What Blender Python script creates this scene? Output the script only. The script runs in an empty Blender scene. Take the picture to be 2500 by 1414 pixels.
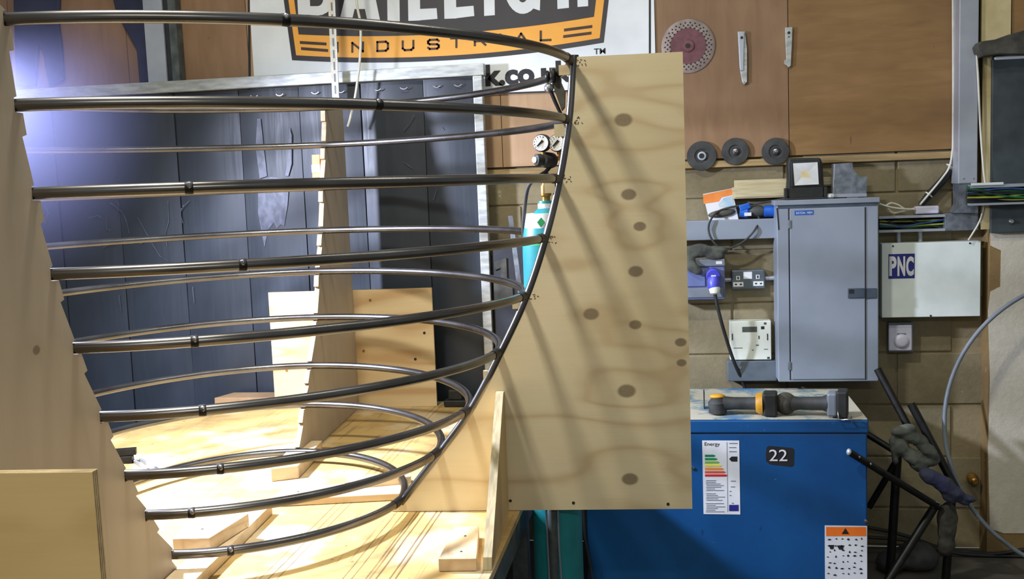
import bpy, bmesh, math, random
import numpy as np
from mathutils import Vector, Matrix
random.seed(7)
SC = bpy.context.scene
COL = SC.collection

# ------------------------------------------------------------------ camera, world, light
FPX = 2500.0
ROLL, PITCH, YAW, EZ = math.radians(2.2), math.radians(6.03), math.radians(9.0), 1.63
F0 = Vector((-math.sin(YAW), math.cos(YAW), 0)); R0 = Vector((math.cos(YAW), math.sin(YAW), 0)); ZU = Vector((0, 0, 1))
CF = F0*math.cos(PITCH) - ZU*math.sin(PITCH); U0 = F0*math.sin(PITCH) + ZU*math.cos(PITCH)
CR = R0*math.cos(ROLL) - U0*math.sin(ROLL); CU = U0*math.cos(ROLL) + R0*math.sin(ROLL)
EYE = Vector((0, 0, EZ))
cam = bpy.data.cameras.new('camera'); camo = bpy.data.objects.new('camera', cam); COL.objects.link(camo)
M = Matrix.Identity(4)
for i in range(3):
    M[i][0] = CR[i]; M[i][1] = CU[i]; M[i][2] = -CF[i]; M[i][3] = EYE[i]
camo.matrix_world = M
cam.sensor_width = 36.0; cam.lens = 36.0*FPX/2500.0; cam.clip_start = 0.02; cam.clip_end = 60
SC.camera = camo

# tube frame axes: bx along the frame, by across it
BETA = math.radians(3.7)
BX = Vector((math.cos(BETA), math.sin(BETA), 0)); BY = Vector((-math.sin(BETA), math.cos(BETA), 0)); BC = 2.88
def bp(X, h, z): return BX*X + BY*(BC+h) + Vector((0, 0, z))

world = bpy.data.worlds.new('world'); SC.world = world; world.use_nodes = True
bg = world.node_tree.nodes['Background']; bg.inputs[0].default_value = (0.92, 0.98, 1.0, 1); bg.inputs[1].default_value = 0.22

def lamp(name, kind, loc, target, power, color, **kw):
    l = bpy.data.lights.new(name, kind); l.energy = power; l.color = color
    for k, v in kw.items(): setattr(l, k, v)
    o = bpy.data.objects.new(name, l); COL.objects.link(o); o.location = loc
    d = Vector(target) - Vector(loc); o.rotation_euler = d.to_track_quat('-Z', 'Y').to_euler()
    return o
# bluish work lamp just out of frame at the upper left, on the far side of the formers
WL = bp(-1.98, 0.10, 2.06)
lamp('work_lamp', 'SPOT', WL, bp(-1.05, 0.40, 0.70), 760, (0.70, 0.76, 1.0), spot_size=math.radians(150), spot_blend=1.0, shadow_soft_size=0.08)
# fluorescent ceiling battens, plus an unseen fill light added behind the camera
for (x, y, z, e, sx, sy) in [(-1.25, 1.95, 3.7, 82, 0.30, 0.08), (0.2, -0.9, 2.9, 52, 1.5, 0.12), (0.5, 2.7, 3.6, 15, 1.5, 0.12)]:
    lamp('ceiling_and_fill_light', 'AREA', (x, y, z), (x, y, 0), e, (1.0, 0.965, 0.86), shape='RECTANGLE', size=sx, size_y=sy)
SC.view_settings.view_transform = 'Standard'; SC.view_settings.look = 'None'
SC.view_settings.exposure = 0.0; SC.view_settings.gamma = 1.0; SC.view_settings.use_curve_mapping = False

# ------------------------------------------------------------------ measuring helpers
def ray(x, y): return CF + CR*((x-1250)/FPX) + CU*((707-y)/FPX)
def PY(x, y, Y): d = ray(x, y); return EYE + d*(Y/d.y)
def PZ(x, y, z): d = ray(x, y); return EYE + d*((z-EZ)/d.z)
def PH(x, y, h): d = ray(x, y); return EYE + d*((BC+h)/(BY.dot(d)))
def PB(x, y, X): d = ray(x, y); return EYE + d*(X/(BX.dot(d)))
def bc(P): return (BX.dot(P), BY.dot(P)-BC, P.z)
YW = 4.47                      # face of the block wall
def W(x, y, off=0.0): return PY(x, y, YW-off)

# ------------------------------------------------------------------ mesh helpers
class MB:
    def __init__(s): s.v = []; s.f = []; s.mi = []; s.cur = 0
    def add(s, vs, fs):
        o = len(s.v); s.v += [Vector(v) for v in vs]
        s.f += [tuple(i+o for i in f) for f in fs]; s.mi += [s.cur]*len(fs); return s
    def box(s, a, b):
        x0, x1 = sorted((a[0], b[0])); y0, y1 = sorted((a[1], b[1])); z0, z1 = sorted((a[2], b[2]))
        return s.add([(x0,y0,z0),(x1,y0,z0),(x1,y1,z0),(x0,y1,z0),(x0,y0,z1),(x1,y0,z1),(x1,y1,z1),(x0,y1,z1)],
                     [(0,3,2,1),(4,5,6,7),(0,1,5,4),(1,2,6,5),(2,3,7,6),(3,0,4,7)])
    def obox(s, c, ux, uy, uz):           # centre and three half-axis vectors (right handed)
        c = Vector(c); vs = [c + ux*i + uy*j + uz*k for k in (-1,1) for (i,j) in ((-1,-1),(1,-1),(1,1),(-1,1))]
        return s.add(vs, [(0,3,2,1),(4,5,6,7),(0,1,5,4),(1,2,6,5),(2,3,7,6),(3,0,4,7)])
    def prism(s, pts, d, edge_mi=None):   # polygon (list of vec), extruded along vec d
        n = len(pts); pts = [Vector(p) for p in pts]; d = Vector(d)
        nrm = Vector((0,0,0))
        for i in range(n): nrm += pts[i].cross(pts[(i+1) % n])
        if nrm.dot(d) > 0: pts = pts[::-1]
        o = len(s.v); s.v += pts + [p+d for p in pts]
        s.f += [tuple(range(o, o+n)), tuple(range(o+2*n-1, o+n-1, -1))]; s.mi += [s.cur]*2
        for i in range(n):
            j = (i+1) % n; s.f.append((o+j, o+i, o+n+i, o+n+j)); s.mi.append(s.cur if edge_mi is None else edge_mi)
        return s
    def tube(s, path, r, seg=12, closed=False, caps=True):
        path = [Vector(p) for p in path]; n = len(path); o = len(s.v)
        rr = r if hasattr(r, '__len__') else [r]*n
        t0 = (path[1]-path[0]).normalized(); up = Vector((0,0,1)) if abs(t0.z) < 0.9 else Vector((0,1,0))
        u = (up - t0*up.dot(t0)).normalized()
        for i, p in enumerate(path):
            if closed: t = (path[(i+1) % n]-path[i-1]).normalized()
            else: t = (path[min(i+1,n-1)]-path[max(i-1,0)]).normalized()
            u = (u - t*u.dot(t)).normalized(); w = t.cross(u)
            for k in range(seg):
                a = 2*math.pi*k/seg; s.v.append(p + (u*math.cos(a)+w*math.sin(a))*rr[i])
        for i in range(n if closed else n-1):
            a = o+i*seg; b = o+((i+1) % n)*seg
            for k in range(seg):
                l = (k+1) % seg; s.f.append((a+k, a+l, b+l, b+k)); s.mi.append(s.cur)
        if caps and not closed:
            s.f.append(tuple(o+k for k in range(seg))[::-1]); s.f.append(tuple(o+(n-1)*seg+k for k in range(seg))); s.mi += [s.cur]*2
        return s
    def lathe(s, base, axis, prof, seg=24):   # prof: (distance along axis, radius)
        base = Vector(base); ax = Vector(axis).normalized()
        u = ax.orthogonal().normalized(); w = ax.cross(u); o = len(s.v)
        for (d, r) in prof:
            for k in range(seg):
                a = 2*math.pi*k/seg; s.v.append(base + ax*d + (u*math.cos(a)+w*math.sin(a))*max(r, 1e-5))
        for i in range(len(prof)-1):
            for k in range(seg):
                l = (k+1) % seg; a = o+i*seg; b = a+seg; s.f.append((a+k, a+l, b+l, b+k)); s.mi.append(s.cur)
        s.f.append(tuple(o+k for k in range(seg))[::-1]); s.f.append(tuple(o+(len(prof)-1)*seg+k for k in range(seg))); s.mi += [s.cur]*2
        return s
    def ball(s, c, r, seg=12, rings=8, rot=None):
        c = Vector(c); r = Vector(r) if hasattr(r, '__len__') else Vector((r,r,r)); o = len(s.v)
        for i in range(rings+1):
            t = math.pi*i/rings
            for k in range(seg):
                a = 2*math.pi*k/seg
                q = Vector((math.sin(t)*math.cos(a)*r.x, math.sin(t)*math.sin(a)*r.y, math.cos(t)*r.z))
                if rot: q = rot @ q
                s.v.append(c+q)
        for i in range(rings):
            for k in range(seg):
                l = (k+1) % seg; a = o+i*seg; b = a+seg; s.f.append((a+k, b+k, b+l, a+l)); s.mi.append(s.cur)
        return s

def finish(o, parent, smooth, bevel):
    if smooth:
        for p in o.data.polygons: p.use_smooth = True
        o.data.set_sharp_from_angle(angle=math.radians(40))
    if bevel:
        m = o.modifiers.new('bevel', 'BEVEL'); m.width = bevel; m.segments = 2; m.limit_method = 'ANGLE'; m.angle_limit = math.radians(40)
    if parent is not None: o.parent = parent
    return o
def wloc(o):
    p = Vector((0,0,0))
    while o is not None: p = p + o.location; o = o.parent
    return p
def obj(name, mb, mats, parent=None, smooth=False, bevel=0.0):
    me = bpy.data.meshes.new(name)
    mn = Vector((min(v[i] for v in mb.v) for i in range(3))); mx = Vector((max(v[i] for v in mb.v) for i in range(3)))
    org = Vector(((mn.x+mx.x)/2, (mn.y+mx.y)/2, mn.z))
    me.from_pydata([tuple(v-org) for v in mb.v], [], mb.f)
    if not isinstance(mats, (list, tuple)): mats = [mats]
    for m in mats: me.materials.append(m)
    for p, i in zip(me.polygons, mb.mi): p.material_index = i
    me.validate(); me.update()
    o = bpy.data.objects.new(name, me); COL.objects.link(o)
    o.location = org - (wloc(parent) if parent is not None else Vector((0,0,0)))
    return finish(o, parent, smooth, bevel)
def tag(o, label=None, cat=None, group=None, kind=None):
    if label: o['label'] = label
    if cat: o['category'] = cat
    if group: o['group'] = group
    if kind: o['kind'] = kind
    return o
def thing(name, loc, label, cat, group=None):
    o = bpy.data.objects.new(name, None); COL.objects.link(o); o.location = loc; o.empty_display_size = 0.05
    return tag(o, label, cat, group)
def struct(name, mb, m, **k): return tag(obj(name, mb, m, **k), kind='structure')
def text(s, x0, y0, x1, y1, Y, m, parent, name='lettering', offset=0.0, thick=0.0006, bold=0.0):
    cu = bpy.data.curves.new('t', 'FONT'); cu.body = s; cu.size = 1.0; cu.offset = bold; cu.resolution_u = 4
    to = bpy.data.objects.new('t', cu); COL.objects.link(to)
    bpy.context.view_layer.update()
    me = bpy.data.meshes.new_from_object(to.evaluated_get(bpy.context.evaluated_depsgraph_get()))
    bpy.data.objects.remove(to); bpy.data.curves.remove(cu)
    vs = [v.co.copy() for v in me.vertices]; fs = [tuple(p.vertices) for p in me.polygons]; bpy.data.meshes.remove(me)
    ax, bx_ = min(v.x for v in vs), max(v.x for v in vs); ay, by_ = min(v.y for v in vs), max(v.y for v in vs)
    A = PY(x0, (y0+y1)/2, Y); B = PY(x1, (y0+y1)/2, Y); C = PY((x0+x1)/2, y1, Y); D = PY((x0+x1)/2, y0, Y)
    mb = MB()
    mb.add([(A.x+(v.x-ax)/(bx_-ax)*(B.x-A.x), Y, C.z+(v.y-ay)/(by_-ay)*(D.z-C.z)) for v in vs], fs)
    return obj(name, mb, m, parent)
def rect(x0, y0, x1, y1, Y):              # pixel rectangle -> X0, X1, Z0, Z1 on plane Y
    ym, xm = (y0+y1)/2, (x0+x1)/2
    return PY(x0, ym, Y).x, PY(x1, ym, Y).x, PY(xm, y1, Y).z, PY(xm, y0, Y).z
def pbox(x0, y0, x1, y1, Yf, Yb, mb=None):
    mb = mb or MB(); a, b, c, d = rect(x0, y0, x1, y1, Yf); mb.box((a, Yf, c), (b, Yb, d)); return mb
def smooth_path(pts, n=8):               # Catmull-Rom through points
    P = [Vector(p) for p in pts]; P = [P[0]*2-P[1]] + P + [P[-1]*2-P[-2]]; out = []
    for i in range(1, len(P)-2):
        a, b, c, d = P[i-1], P[i], P[i+1], P[i+2]
        for k in range(n):
            t = k/n; out.append(0.5*((2*b)+(c-a)*t+(2*a-5*b+4*c-d)*t*t+(3*b-a-3*c+d)*t**3))
    return out + [P[-2]]

# ------------------------------------------------------------------ materials
def lin(c): return tuple(((v/255)/12.92 if v/255 <= 0.04045 else ((v/255+0.055)/1.055)**2.4) for v in c) + (1,)
class N:
    def __init__(s, name):
        s.m = bpy.data.materials.new(name); s.m.use_nodes = True; s.t = s.m.node_tree
        s.b = s.t.nodes['Principled BSDF']
    def n(s, typ, **kw):
        nd = s.t.nodes.new(typ)
        for k, v in kw.items():
            if k.startswith('i_'): nd.inputs[k[2:].replace('_', ' ')].default_value = v
            else: setattr(nd, k, v)
        return nd
    def l(s, a, b): s.t.links.new(a, b)
    def coord(s, kind='Object', scale=(1,1,1), rot=(0,0,0)):
        tc = s.n('ShaderNodeTexCoord'); mp = s.n('ShaderNodeMapping'); mp.inputs['Scale'].default_value = scale; mp.inputs['Rotation'].default_value = rot
        if kind == 'World': g = s.n('ShaderNodeNewGeometry'); s.l(g.outputs['Position'], mp.inputs['Vector'])
        else: s.l(tc.outputs[kind], mp.inputs['Vector'])
        return mp.outputs['Vector']
    def noise(s, vec, scale, detail=4, rough=0.55, dist=0.0):
        nd = s.n('ShaderNodeTexNoise'); nd.inputs['Scale'].default_value = scale; nd.inputs['Detail'].default_value = detail
        nd.inputs['Roughness'].default_value = rough; nd.inputs['Distortion'].default_value = dist
        s.l(vec, nd.inputs['Vector']); return nd.outputs['Fac']
    def ramp(s, fac, stops, interp='LINEAR'):
        r = s.n('ShaderNodeValToRGB'); r.color_ramp.interpolation = interp; e = r.color_ramp.elements
        while len(e) < len(stops): e.new(0.5)
        for el, (p, c) in zip(e, stops): el.position = p; el.color = c
        if fac is not None: s.l(fac, r.inputs['Fac'])
        return r.outputs['Color']
    def mix(s, fac, a, b, mode='MIX'):
        x = s.n('ShaderNodeMix', data_type='RGBA', blend_type=mode)
        for sock, v in ((x.inputs[0], fac), (x.inputs[6], a), (x.inputs[7], b)):
            if hasattr(v, 'is_output'): s.l(v, sock)
            else: sock.default_value = v
        return x.outputs[2]
    def math(s, op, a, b=None, clamp=False):
        x = s.n('ShaderNodeMath', operation=op); x.use_clamp = clamp
        for sock, v in zip(x.inputs, (a, b)):
            if v is None: continue
            if hasattr(v, 'is_output'): s.l(v, sock)
            else: sock.default_value = v
        return x.outputs[0]
    def bump(s, h, strength, dist=0.002):
        b = s.n('ShaderNodeBump'); b.inputs['Strength'].default_value = strength; b.inputs['Distance'].default_value = dist
        s.l(h, b.inputs['Height']); s.l(b.outputs['Normal'], s.b.inputs['Normal'])
    def col(s, c):
        if hasattr(c, 'is_output'): s.l(c, s.b.inputs['Base Color'])
        else: s.b.inputs['Base Color'].default_value = c
    def set(s, rough=0.5, metal=0.0, **kw):
        if hasattr(rough, 'is_output'): s.l(rough, s.b.inputs['Roughness'])
        else: s.b.inputs['Roughness'].default_value = rough
        s.b.inputs['Metallic'].default_value = metal
        for k, v in kw.items(): s.b.inputs[k.replace('_', ' ')].default_value = v
        return s.m
W1 = (1,1,1,1); K0 = (0,0,0,1)
def plain(name, c1, c2=None, scale=20, rough=0.5, metal=0.0, bump=0.0, stretch=(1,1,1), lo=0.35, hi=0.65, detail=4, **kw):
    n = N(name); c1 = lin(c1); c2 = lin(c2) if c2 else tuple(v*0.8 for v in c1[:3])+(1,)
    v = n.coord('World', stretch); f = n.noise(v, scale, detail)
    n.col(n.ramp(f, [(lo, c1), (hi, c2)]))
    if bump: n.bump(f, bump)
    return n.set(rough, metal, **kw)

def ply(name, c_light, c_mid, c_line, along='x', knots=(), freq=26, line=0.55, rough=0.55, kc=(98,84,62), ring=(0.028, 0.02), dirt=0.0):
    """rotary-cut plywood face: contour grain lines of a stretched noise field, bent round the knots"""
    n = N(name)
    g = n.n('ShaderNodeNewGeometry'); pos = g.outputs['Position']
    sc = {'x': (0.55, 0.55, 3.2), 'z': (3.2, 3.2, 0.55), 'y': (3.4, 0.6, 3.4)}[along]
    mp = n.n('ShaderNodeMapping'); mp.inputs['Scale'].default_value = sc; n.l(pos, mp.inputs['Vector'])
    fld = n.noise(mp.outputs['Vector'], 1.3, 2.5, 0.5)
    km = None
    for (kx, ky, kz, r) in knots:
        vs = n.n('ShaderNodeVectorMath', operation='SUBTRACT'); n.l(pos, vs.inputs[0]); vs.inputs[1].default_value = (kx, ky, kz)
        vm = n.n('ShaderNodeVectorMath', operation='MULTIPLY'); n.l(vs.outputs[0], vm.inputs[0]); vm.inputs[1].default_value = (0.85/r, 0.85/r, 1.15/r)
        ln = n.n('ShaderNodeVectorMath', operation='LENGTH'); n.l(vm.outputs[0], ln.inputs[0]); d = ln.outputs['Value']
        gz = n.math('POWER', 2.718, n.math('MULTIPLY', n.math('MULTIPLY', d, d), -0.05))
        fld = n.math('ADD', fld, n.math('MULTIPLY', gz, 0.10))
        k = n.math('SUBTRACT', 1.0, n.math('MULTIPLY', n.math('SUBTRACT', d, 0.72), 3.5, True), True)
        km = k if km is None else n.math('MAXIMUM', km, k)
    s = n.math('SINE', n.math('MULTIPLY', fld, freq*2))
    s01 = n.math('MULTIPLY_ADD', s, 0.5); s01.node.inputs[2].default_value = 0.5
    ln_ = n.ramp(s01, [(0.0, W1), (0.10, (0.55,0.55,0.55,1)), (0.45, (0.12,0.12,0.12,1)), (1.0, K0)])
    mp2 = n.n('ShaderNodeMapping'); mp2.inputs['Scale'].default_value = {'x': (2, 2, 60), 'z': (60, 60, 2), 'y': (60, 2, 60)}[along]; n.l(pos, mp2.inputs['Vector'])
    fine = n.noise(mp2.outputs['Vector'], 3, 3)
    big = n.noise(pos, 2.3, 2)
    base = n.mix(n.ramp(big, [(0.3, K0), (0.7, W1)]), lin(c_light), lin(c_mid))
    base = n.mix(n.math('MULTIPLY', fine, 0.18), base, lin(c_line))
    col = n.mix(n.math('MULTIPLY', ln_, line), base, lin(c_line))
    if km is not None:
        kn = n.noise(pos, 160, 3)
        col = n.mix(n.math('MULTIPLY', km, n.math('MULTIPLY_ADD', kn, 0.6)), col, lin(kc)) if False else n.mix(n.math('MULTIPLY', km, 0.85), col, n.mix(kn, lin(kc), tuple(v*1.9 for v in lin(kc)[:3])+(1,)))
    if dirt:
        dn = n.noise(pos, 9, 5, 0.65); col = n.mix(n.math('MULTIPLY', n.ramp(dn, [(0.50, K0), (0.72, W1)]), dirt), col, lin((96, 78, 56)))
        sp = n.noise(pos, 55, 2); col = n.mix(n.math('MULTIPLY', n.ramp(sp, [(0.70, K0), (0.76, W1)]), dirt), col, lin((50, 40, 30)))
    n.col(col); n.bump(fine, 0.12, 0.001)
    return n.set(rough)
def ply_edge(name, axis, c1=(196,176,136), c2=(120,98,68), per=0.0052):
    n = N(name); g = n.n('ShaderNodeNewGeometry')
    dt = n.n('ShaderNodeVectorMath', operation='DOT_PRODUCT'); n.l(g.outputs['Position'], dt.inputs[0]); dt.inputs[1].default_value = tuple(axis)
    wv = n.math('SINE', n.math('MULTIPLY', dt.outputs['Value'], 2*math.pi/per))
    nz = n.noise(g.outputs['Position'], 40, 4)
    f = n.ramp(n.math('MULTIPLY_ADD', wv, 0.5), [(0.0, K0), (1.0, W1)])
    wv2 = n.math('ADD', n.math('MULTIPLY', wv, 0.35), nz)
    n.col(n.ramp(wv2, [(0.2, lin(c2)), (0.75, lin(c1))])); n.bump(nz, 0.3)
    return n.set(0.7)

steel = N('mill_scale_steel')
_v = steel.coord('World', (1, 1, 1)); _f = steel.noise(_v, 7, 2)
steel.col(steel.ramp(_f, [(0.3, lin((104,101,98))), (0.7, lin((126,124,122)))])); M_STEEL = steel.set(steel.math('MULTIPLY_ADD', _f, 0.08), 1.0)
steel.b.inputs['Roughness'].links[0].from_node.inputs[2].default_value = 0.24
M_WELD = plain('weld_bead', (190,190,196), (110,108,110), 120, 0.35, 0.9, 0.5)
M_HEAT = plain('heat_scale', (26,24,24), (44,40,38), 60, 0.55, 0.6)
M_BLACKTUBE = plain('black_tube', (36,36,34), (24,24,23), 30, 0.42, 0.5)
M_ALU = plain('aluminium', (196,200,196), (158,162,158), 14, 0.42, 0.55, 0.05, (1,1,4))
M_GALV = plain('galvanised', (150,158,166), (112,120,130), 34, 0.40, 0.65, detail=6)
M_GALVL = plain('galvanised_smooth', (184,190,198), (166,172,182), 5, 0.36, 0.45)
M_PVC = N('welding_strip_pvc')
_v = M_PVC.coord('World', (1, 1, 1)); _sc = M_PVC.coord('World', (14, 14, 0.8)); _a = M_PVC.noise(_v, 3, 3); _s = M_PVC.noise(_sc, 3.0, 5, 0.6, 1.2)
_c = M_PVC.ramp(_a, [(0.3, lin((38,44,52))), (0.7, lin((47,54,63)))])
_c = M_PVC.mix(M_PVC.math('MULTIPLY', M_PVC.ramp(_s, [(0.70, K0), (0.78, W1)]), 0.14), _c, lin((120,130,150)))
M_PVC.col(_c); M_PVC = M_PVC.set(M_PVC.ramp(_s, [(0.4, (0.40,)*3+(1,)), (0.75, (0.52,)*3+(1,))]), 0.0)
M_REFL_SCRATCH = plain('reflection_mark', (92,96,112), (60,66,80), 22, 0.45, 0, 0.2, (1.4,1.4,0.8), 0.4, 0.62)  # pale tone for painted reflections, shared by the curtain scratches
M_RING = plain('bright_ring', (225,225,235), (190,190,205), 20, 0.25, 0.7)
KN = [(1522,293,21),(1535,475,18),(1562,553,15),(1552,663,18),(1443,767,19),(1551,793,15),(1530,955,22),(1538,1170,20),(1662,836,14),(1664,886,12)]
M_BOARD = ply('pine_ply_face', (222,208,172), (208,193,154), (176,148,104), 'x', [(*PH(x,y,-0.009), r*2.85/2500) for x,y,r in KN], freq=20, line=0.50)
M_FORM = ply('birch_ply_face', (192,178,156), (180,166,144), (150,134,110), 'z', [(*PB(90,855,-1.08), 0.012)], freq=14, line=0.22)
M_BRACE = ply('birch_ply_brace', (242,210,146), (230,194,126), (190,148,86), 'x', [(*PH(132,1254,-1.41), 0.006), (*PH(176,1380,-1.41), 0.006)], freq=12, line=0.28)
M_BRACEF = ply('spruce_ply_brace', (230,208,164), (214,188,138), (170,122,66), 'x', [], freq=18, line=0.55)
M_EDGEX = ply_edge('ply_edge_former', BX); M_EDGEY = ply_edge('ply_edge_board', BY, (205,185,140), (110,88,62))
M_GUSS = ply('gusset_ply', (206,178,124), (190,160,106), (140,106,62), 'z', [], freq=16, line=0.35)
M_GUSSE = plain('gusset_edge', (196,182,142), (158,144,110), 22, 0.7, 0, 0.3, (4,1,0.25))
M_TIMBER = ply('planed_softwood', (226,206,172), (214,190,150), (168,124,78), 'y', [], freq=30, line=0.35, dirt=0.35)
M_TIMBERX = ply('planed_softwood_batten', (226,204,164), (212,186,142), (160,116,70), 'x', [], freq=30, line=0.35, dirt=0.2)
M_SLATS = plain('pale_moulding', (206,196,160), (184,172,136), 20, 0.6, 0, 0.1, (0.4,1,6))
# bench top: plywood with saw kerfs burnt in along its depth
bn = N('bench_ply')
_g = bn.n('ShaderNodeNewGeometry'); _p = _g.outputs['Position']
_x = bn.n('ShaderNodeSeparateXYZ'); bn.l(_p, _x.inputs[0])
_w = bn.noise(_p, 4, 2); _xx = bn.math('ADD', _x.outputs['X'], bn.math('MULTIPLY', bn.math('SUBTRACT', _w, 0.5), 0.006))
BZ = 0.68
kx = sorted([PZ(x, 1414, BZ).x for x in (634, 655, 676, 836, 858, 893, 902, 918, 951, 965)])
k0, k1 = kx[0]-0.05, kx[-1]+0.05
st = [(0.0, K0)]
for q in kx:
    u = (q-k0)/(k1-k0); wd = (0.0040 if q > kx[-6] else 0.0026)/(k1-k0); st += [(u-wd, K0), (u, W1), (u+wd, K0)]
_fx = bn.math('DIVIDE', bn.math('SUBTRACT', _xx, k0), k1-k0, True)
kl = bn.ramp(_fx, st)
mk = bn.noise(bn.coord('World', (18, 0.9, 1)), 1.0, 3)
kl = bn.math('MULTIPLY', kl, bn.ramp(mk, [(0.30, K0), (0.5, W1)]))
_sv = bn.coord('World', (2.2, 0.35, 1)); gr = bn.noise(bn.coord('World', (1.2, 16, 1)), 3, 4)
bc_ = bn.mix(gr, lin((206,178,116)), lin((176,140,78)))
dn = bn.noise(_p, 5, 6, 0.7); bc_ = bn.mix(bn.math('MULTIPLY', bn.ramp(dn, [(0.46, K0), (0.68, W1)]), 0.6), bc_, lin((128,104,66)))
lt = bn.noise(bn.coord('World', (1,1,1), (0,0,0.6)), 3.1, 3); bc_ = bn.mix(bn.math('MULTIPLY', bn.ramp(lt, [(0.52, K0), (0.62, W1)]), 0.5), bc_, lin((214,202,176)))
sp = bn.noise(_p, 38, 3, 0.6); bc_ = bn.mix(bn.ramp(sp, [(0.69, K0), (0.75, (0.85,)*3+(1,))]), bc_, lin((48,36,24)))
scv = bn.noise(bn.coord('World', (46, 1.1, 1), (0, 0, 0.10)), 1.4, 4, 0.6); bc_ = bn.mix(bn.math('MULTIPLY', bn.ramp(scv, [(0.60, K0), (0.67, W1)]), 0.5), bc_, lin((104,74,38)))
bc_ = bn.mix(bn.math('MULTIPLY', kl, 0.95), bc_, lin((70,44,18)))
bn.col(bc_); bn.bump(gr, 0.15, 0.001); M_BENCH = bn.set(0.5)
M_BENCHSTEEL = plain('bench_steel', (92,100,98), (66,72,72), 18, 0.5, 0.3)
M_OLDPLY = ply('weathered_ply', (168,140,104), (150,120,84), (112,84,54), 'x', [], freq=20, line=0.4, dirt=0.4)
# wall surfaces
def concrete(name, c1, c2, c3, lime=0.5):
    n = N(name); v = n.coord('World'); a = n.noise(v, 3.2, 5, 0.6); b = n.noise(v, 42, 5, 0.65)
    c = n.mix(n.ramp(a, [(0.3, K0), (0.7, W1)]), lin(c1), lin(c2)); c = n.mix(n.math('MULTIPLY', b, 0.45), c, lin(c3))
    s = n.noise(v, 13, 4, 0.7); c = n.mix(n.math('MULTIPLY', n.ramp(s, [(0.68, K0), (0.76, W1)]), lime), c, lin((196,188,164)))
    n.col(c); n.bump(b, 0.5, 0.004); return n.set(0.9)
M_BLOCK = concrete('painted_block', (152,141,110), (122,112,84), (78,70,52), 0.6)
M_MORTAR = concrete('mortar', (158,144,110), (136,122,90), (92,80,58), 0.5)
M_FLOOR = concrete('floor_concrete', (92,88,78), (70,66,58), (44,40,34), 0.15)
M_PIERW = concrete('whitewashed_pier', (212,206,190), (188,182,164), (150,142,120), 0.0)
M_PIERB = concrete('bare_pier_edge', (150,124,76), (120,98,60), (86,66,40), 0.4)
def panelmat(name, c1, c2, c3, st):
    n = N(name); v = n.coord('World', st); a = n.noise(v, 3, 4, 0.6, 0.6); b = n.noise(n.coord('World'), 2.0, 3)
    c = n.mix(n.ramp(a, [(0.3, K0), (0.72, W1)]), lin(c1), lin(c2)); c = n.mix(n.ramp(b, [(0.42, K0), (0.75, (0.7,)*3+(1,))]), c, lin(c3))
    s = n.noise(n.coord('World', (9, 9, 2)), 7, 3); c = n.mix(n.ramp(s, [(0.72, K0), (0.80, (0.6,)*3+(1,))]), c, lin((64,42,24)))
    n.col(c); n.bump(a, 0.1); return n.set(0.55)
M_PAN1 = panelmat('far_eastern_ply_red', (142,112,82), (126,97,68), (104,78,54), (7, 7, 1.2))
M_PAN2 = panelmat('far_eastern_ply_orange', (142,110,66), (126,94,54), (100,72,42), (1.4, 1.4, 9))
M_PAN3 = panelmat('far_eastern_ply_pink', (180,150,114), (164,132,98), (146,114,84), (9, 9, 1.0))
M_BATTEN = plain('batten', (170,146,100), (132,110,72), 10, 0.7, 0, 0.2, (0.4,1,5))
# painted and plastic things
M_WHITE = plain('sign_white', (226,232,234), (206,212,214), 3, 0.45)
M_SIGNK = plain('sign_black', (44,42,44), (58,56,56), 3, 0.5)
M_SIGNO = plain('sign_orange', (238,172,70), (224,156,58), 3, 0.5)
M_INK = plain('black_ink', (22,22,26), (30,30,32), 20, 0.6)
M_INKB = plain('brown_ink', (58,40,30), (70,50,36), 20, 0.6)
M_CAB = plain('grey_enamel', (140,149,160), (129,138,149), 4, 0.42, 0.1)
M_CABD = plain('dark_gap', (34,38,46), (26,28,34), 20, 0.6)
M_HANDLE = plain('slate_plastic', (66,78,90), (54,64,76), 20, 0.5)
M_PNC = plain('white_enamel', (226,234,228), (206,216,210), 5, 0.4)
M_NAVY = plain('navy_ink', (34,40,128), (28,34,112), 20, 0.5)
M_LABELB = plain('blue_label', (28,84,170), (22,70,150), 20, 0.5)
M_PALE = plain('pale_plastic', (216,220,206), (200,204,188), 8, 0.45)
M_SWITCH = plain('lilac_white_plastic', (214,214,232), (196,196,216), 8, 0.45)
M_LCD = plain('lcd', (86,92,84), (74,80,74), 20, 0.2)
M_SOCK = plain('grey_socket_metal', (104,114,122), (88,98,106), 14, 0.42, 0.3)
M_SOCKW = plain('socket_white', (226,228,222), (206,208,204), 14, 0.4)
M_ISO = plain('blue_grey_plastic', (104,116,160), (88,100,140), 8, 0.45)
M_ISOG = plain('grey_plastic', (120,128,136), (104,112,120), 8, 0.5)
M_BLUE = plain('bright_blue_plastic', (30,96,190), (22,80,168), 10, 0.4)
M_VIOLET = plain('violet_blue_plastic', (74,78,190), (60,62,160), 10, 0.4)
M_RUB = plain('black_rubber', (34,36,34), (24,25,24), 30, 0.6)
M_RUBG = plain('grey_black_rubber', (62,64,62), (40,42,40), 16, 0.65)
M_DUSTK = plain('dusty_black', (78,76,66), (40,40,36), 14, 0.75)
M_CABLEW = plain('white_cable', (216,214,200), (196,194,180), 20, 0.5)
M_CABLEG = plain('green_cable', (40,120,70), (26,92,54), 20, 0.5)
M_CABLEB = plain('blue_cable', (46,84,140), (34,64,112), 20, 0.5)
M_CABLEY = plain('yellow_green_cable', (170,176,60), (130,150,50), 20, 0.5)
M_COMP = N('compressor_blue')
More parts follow.
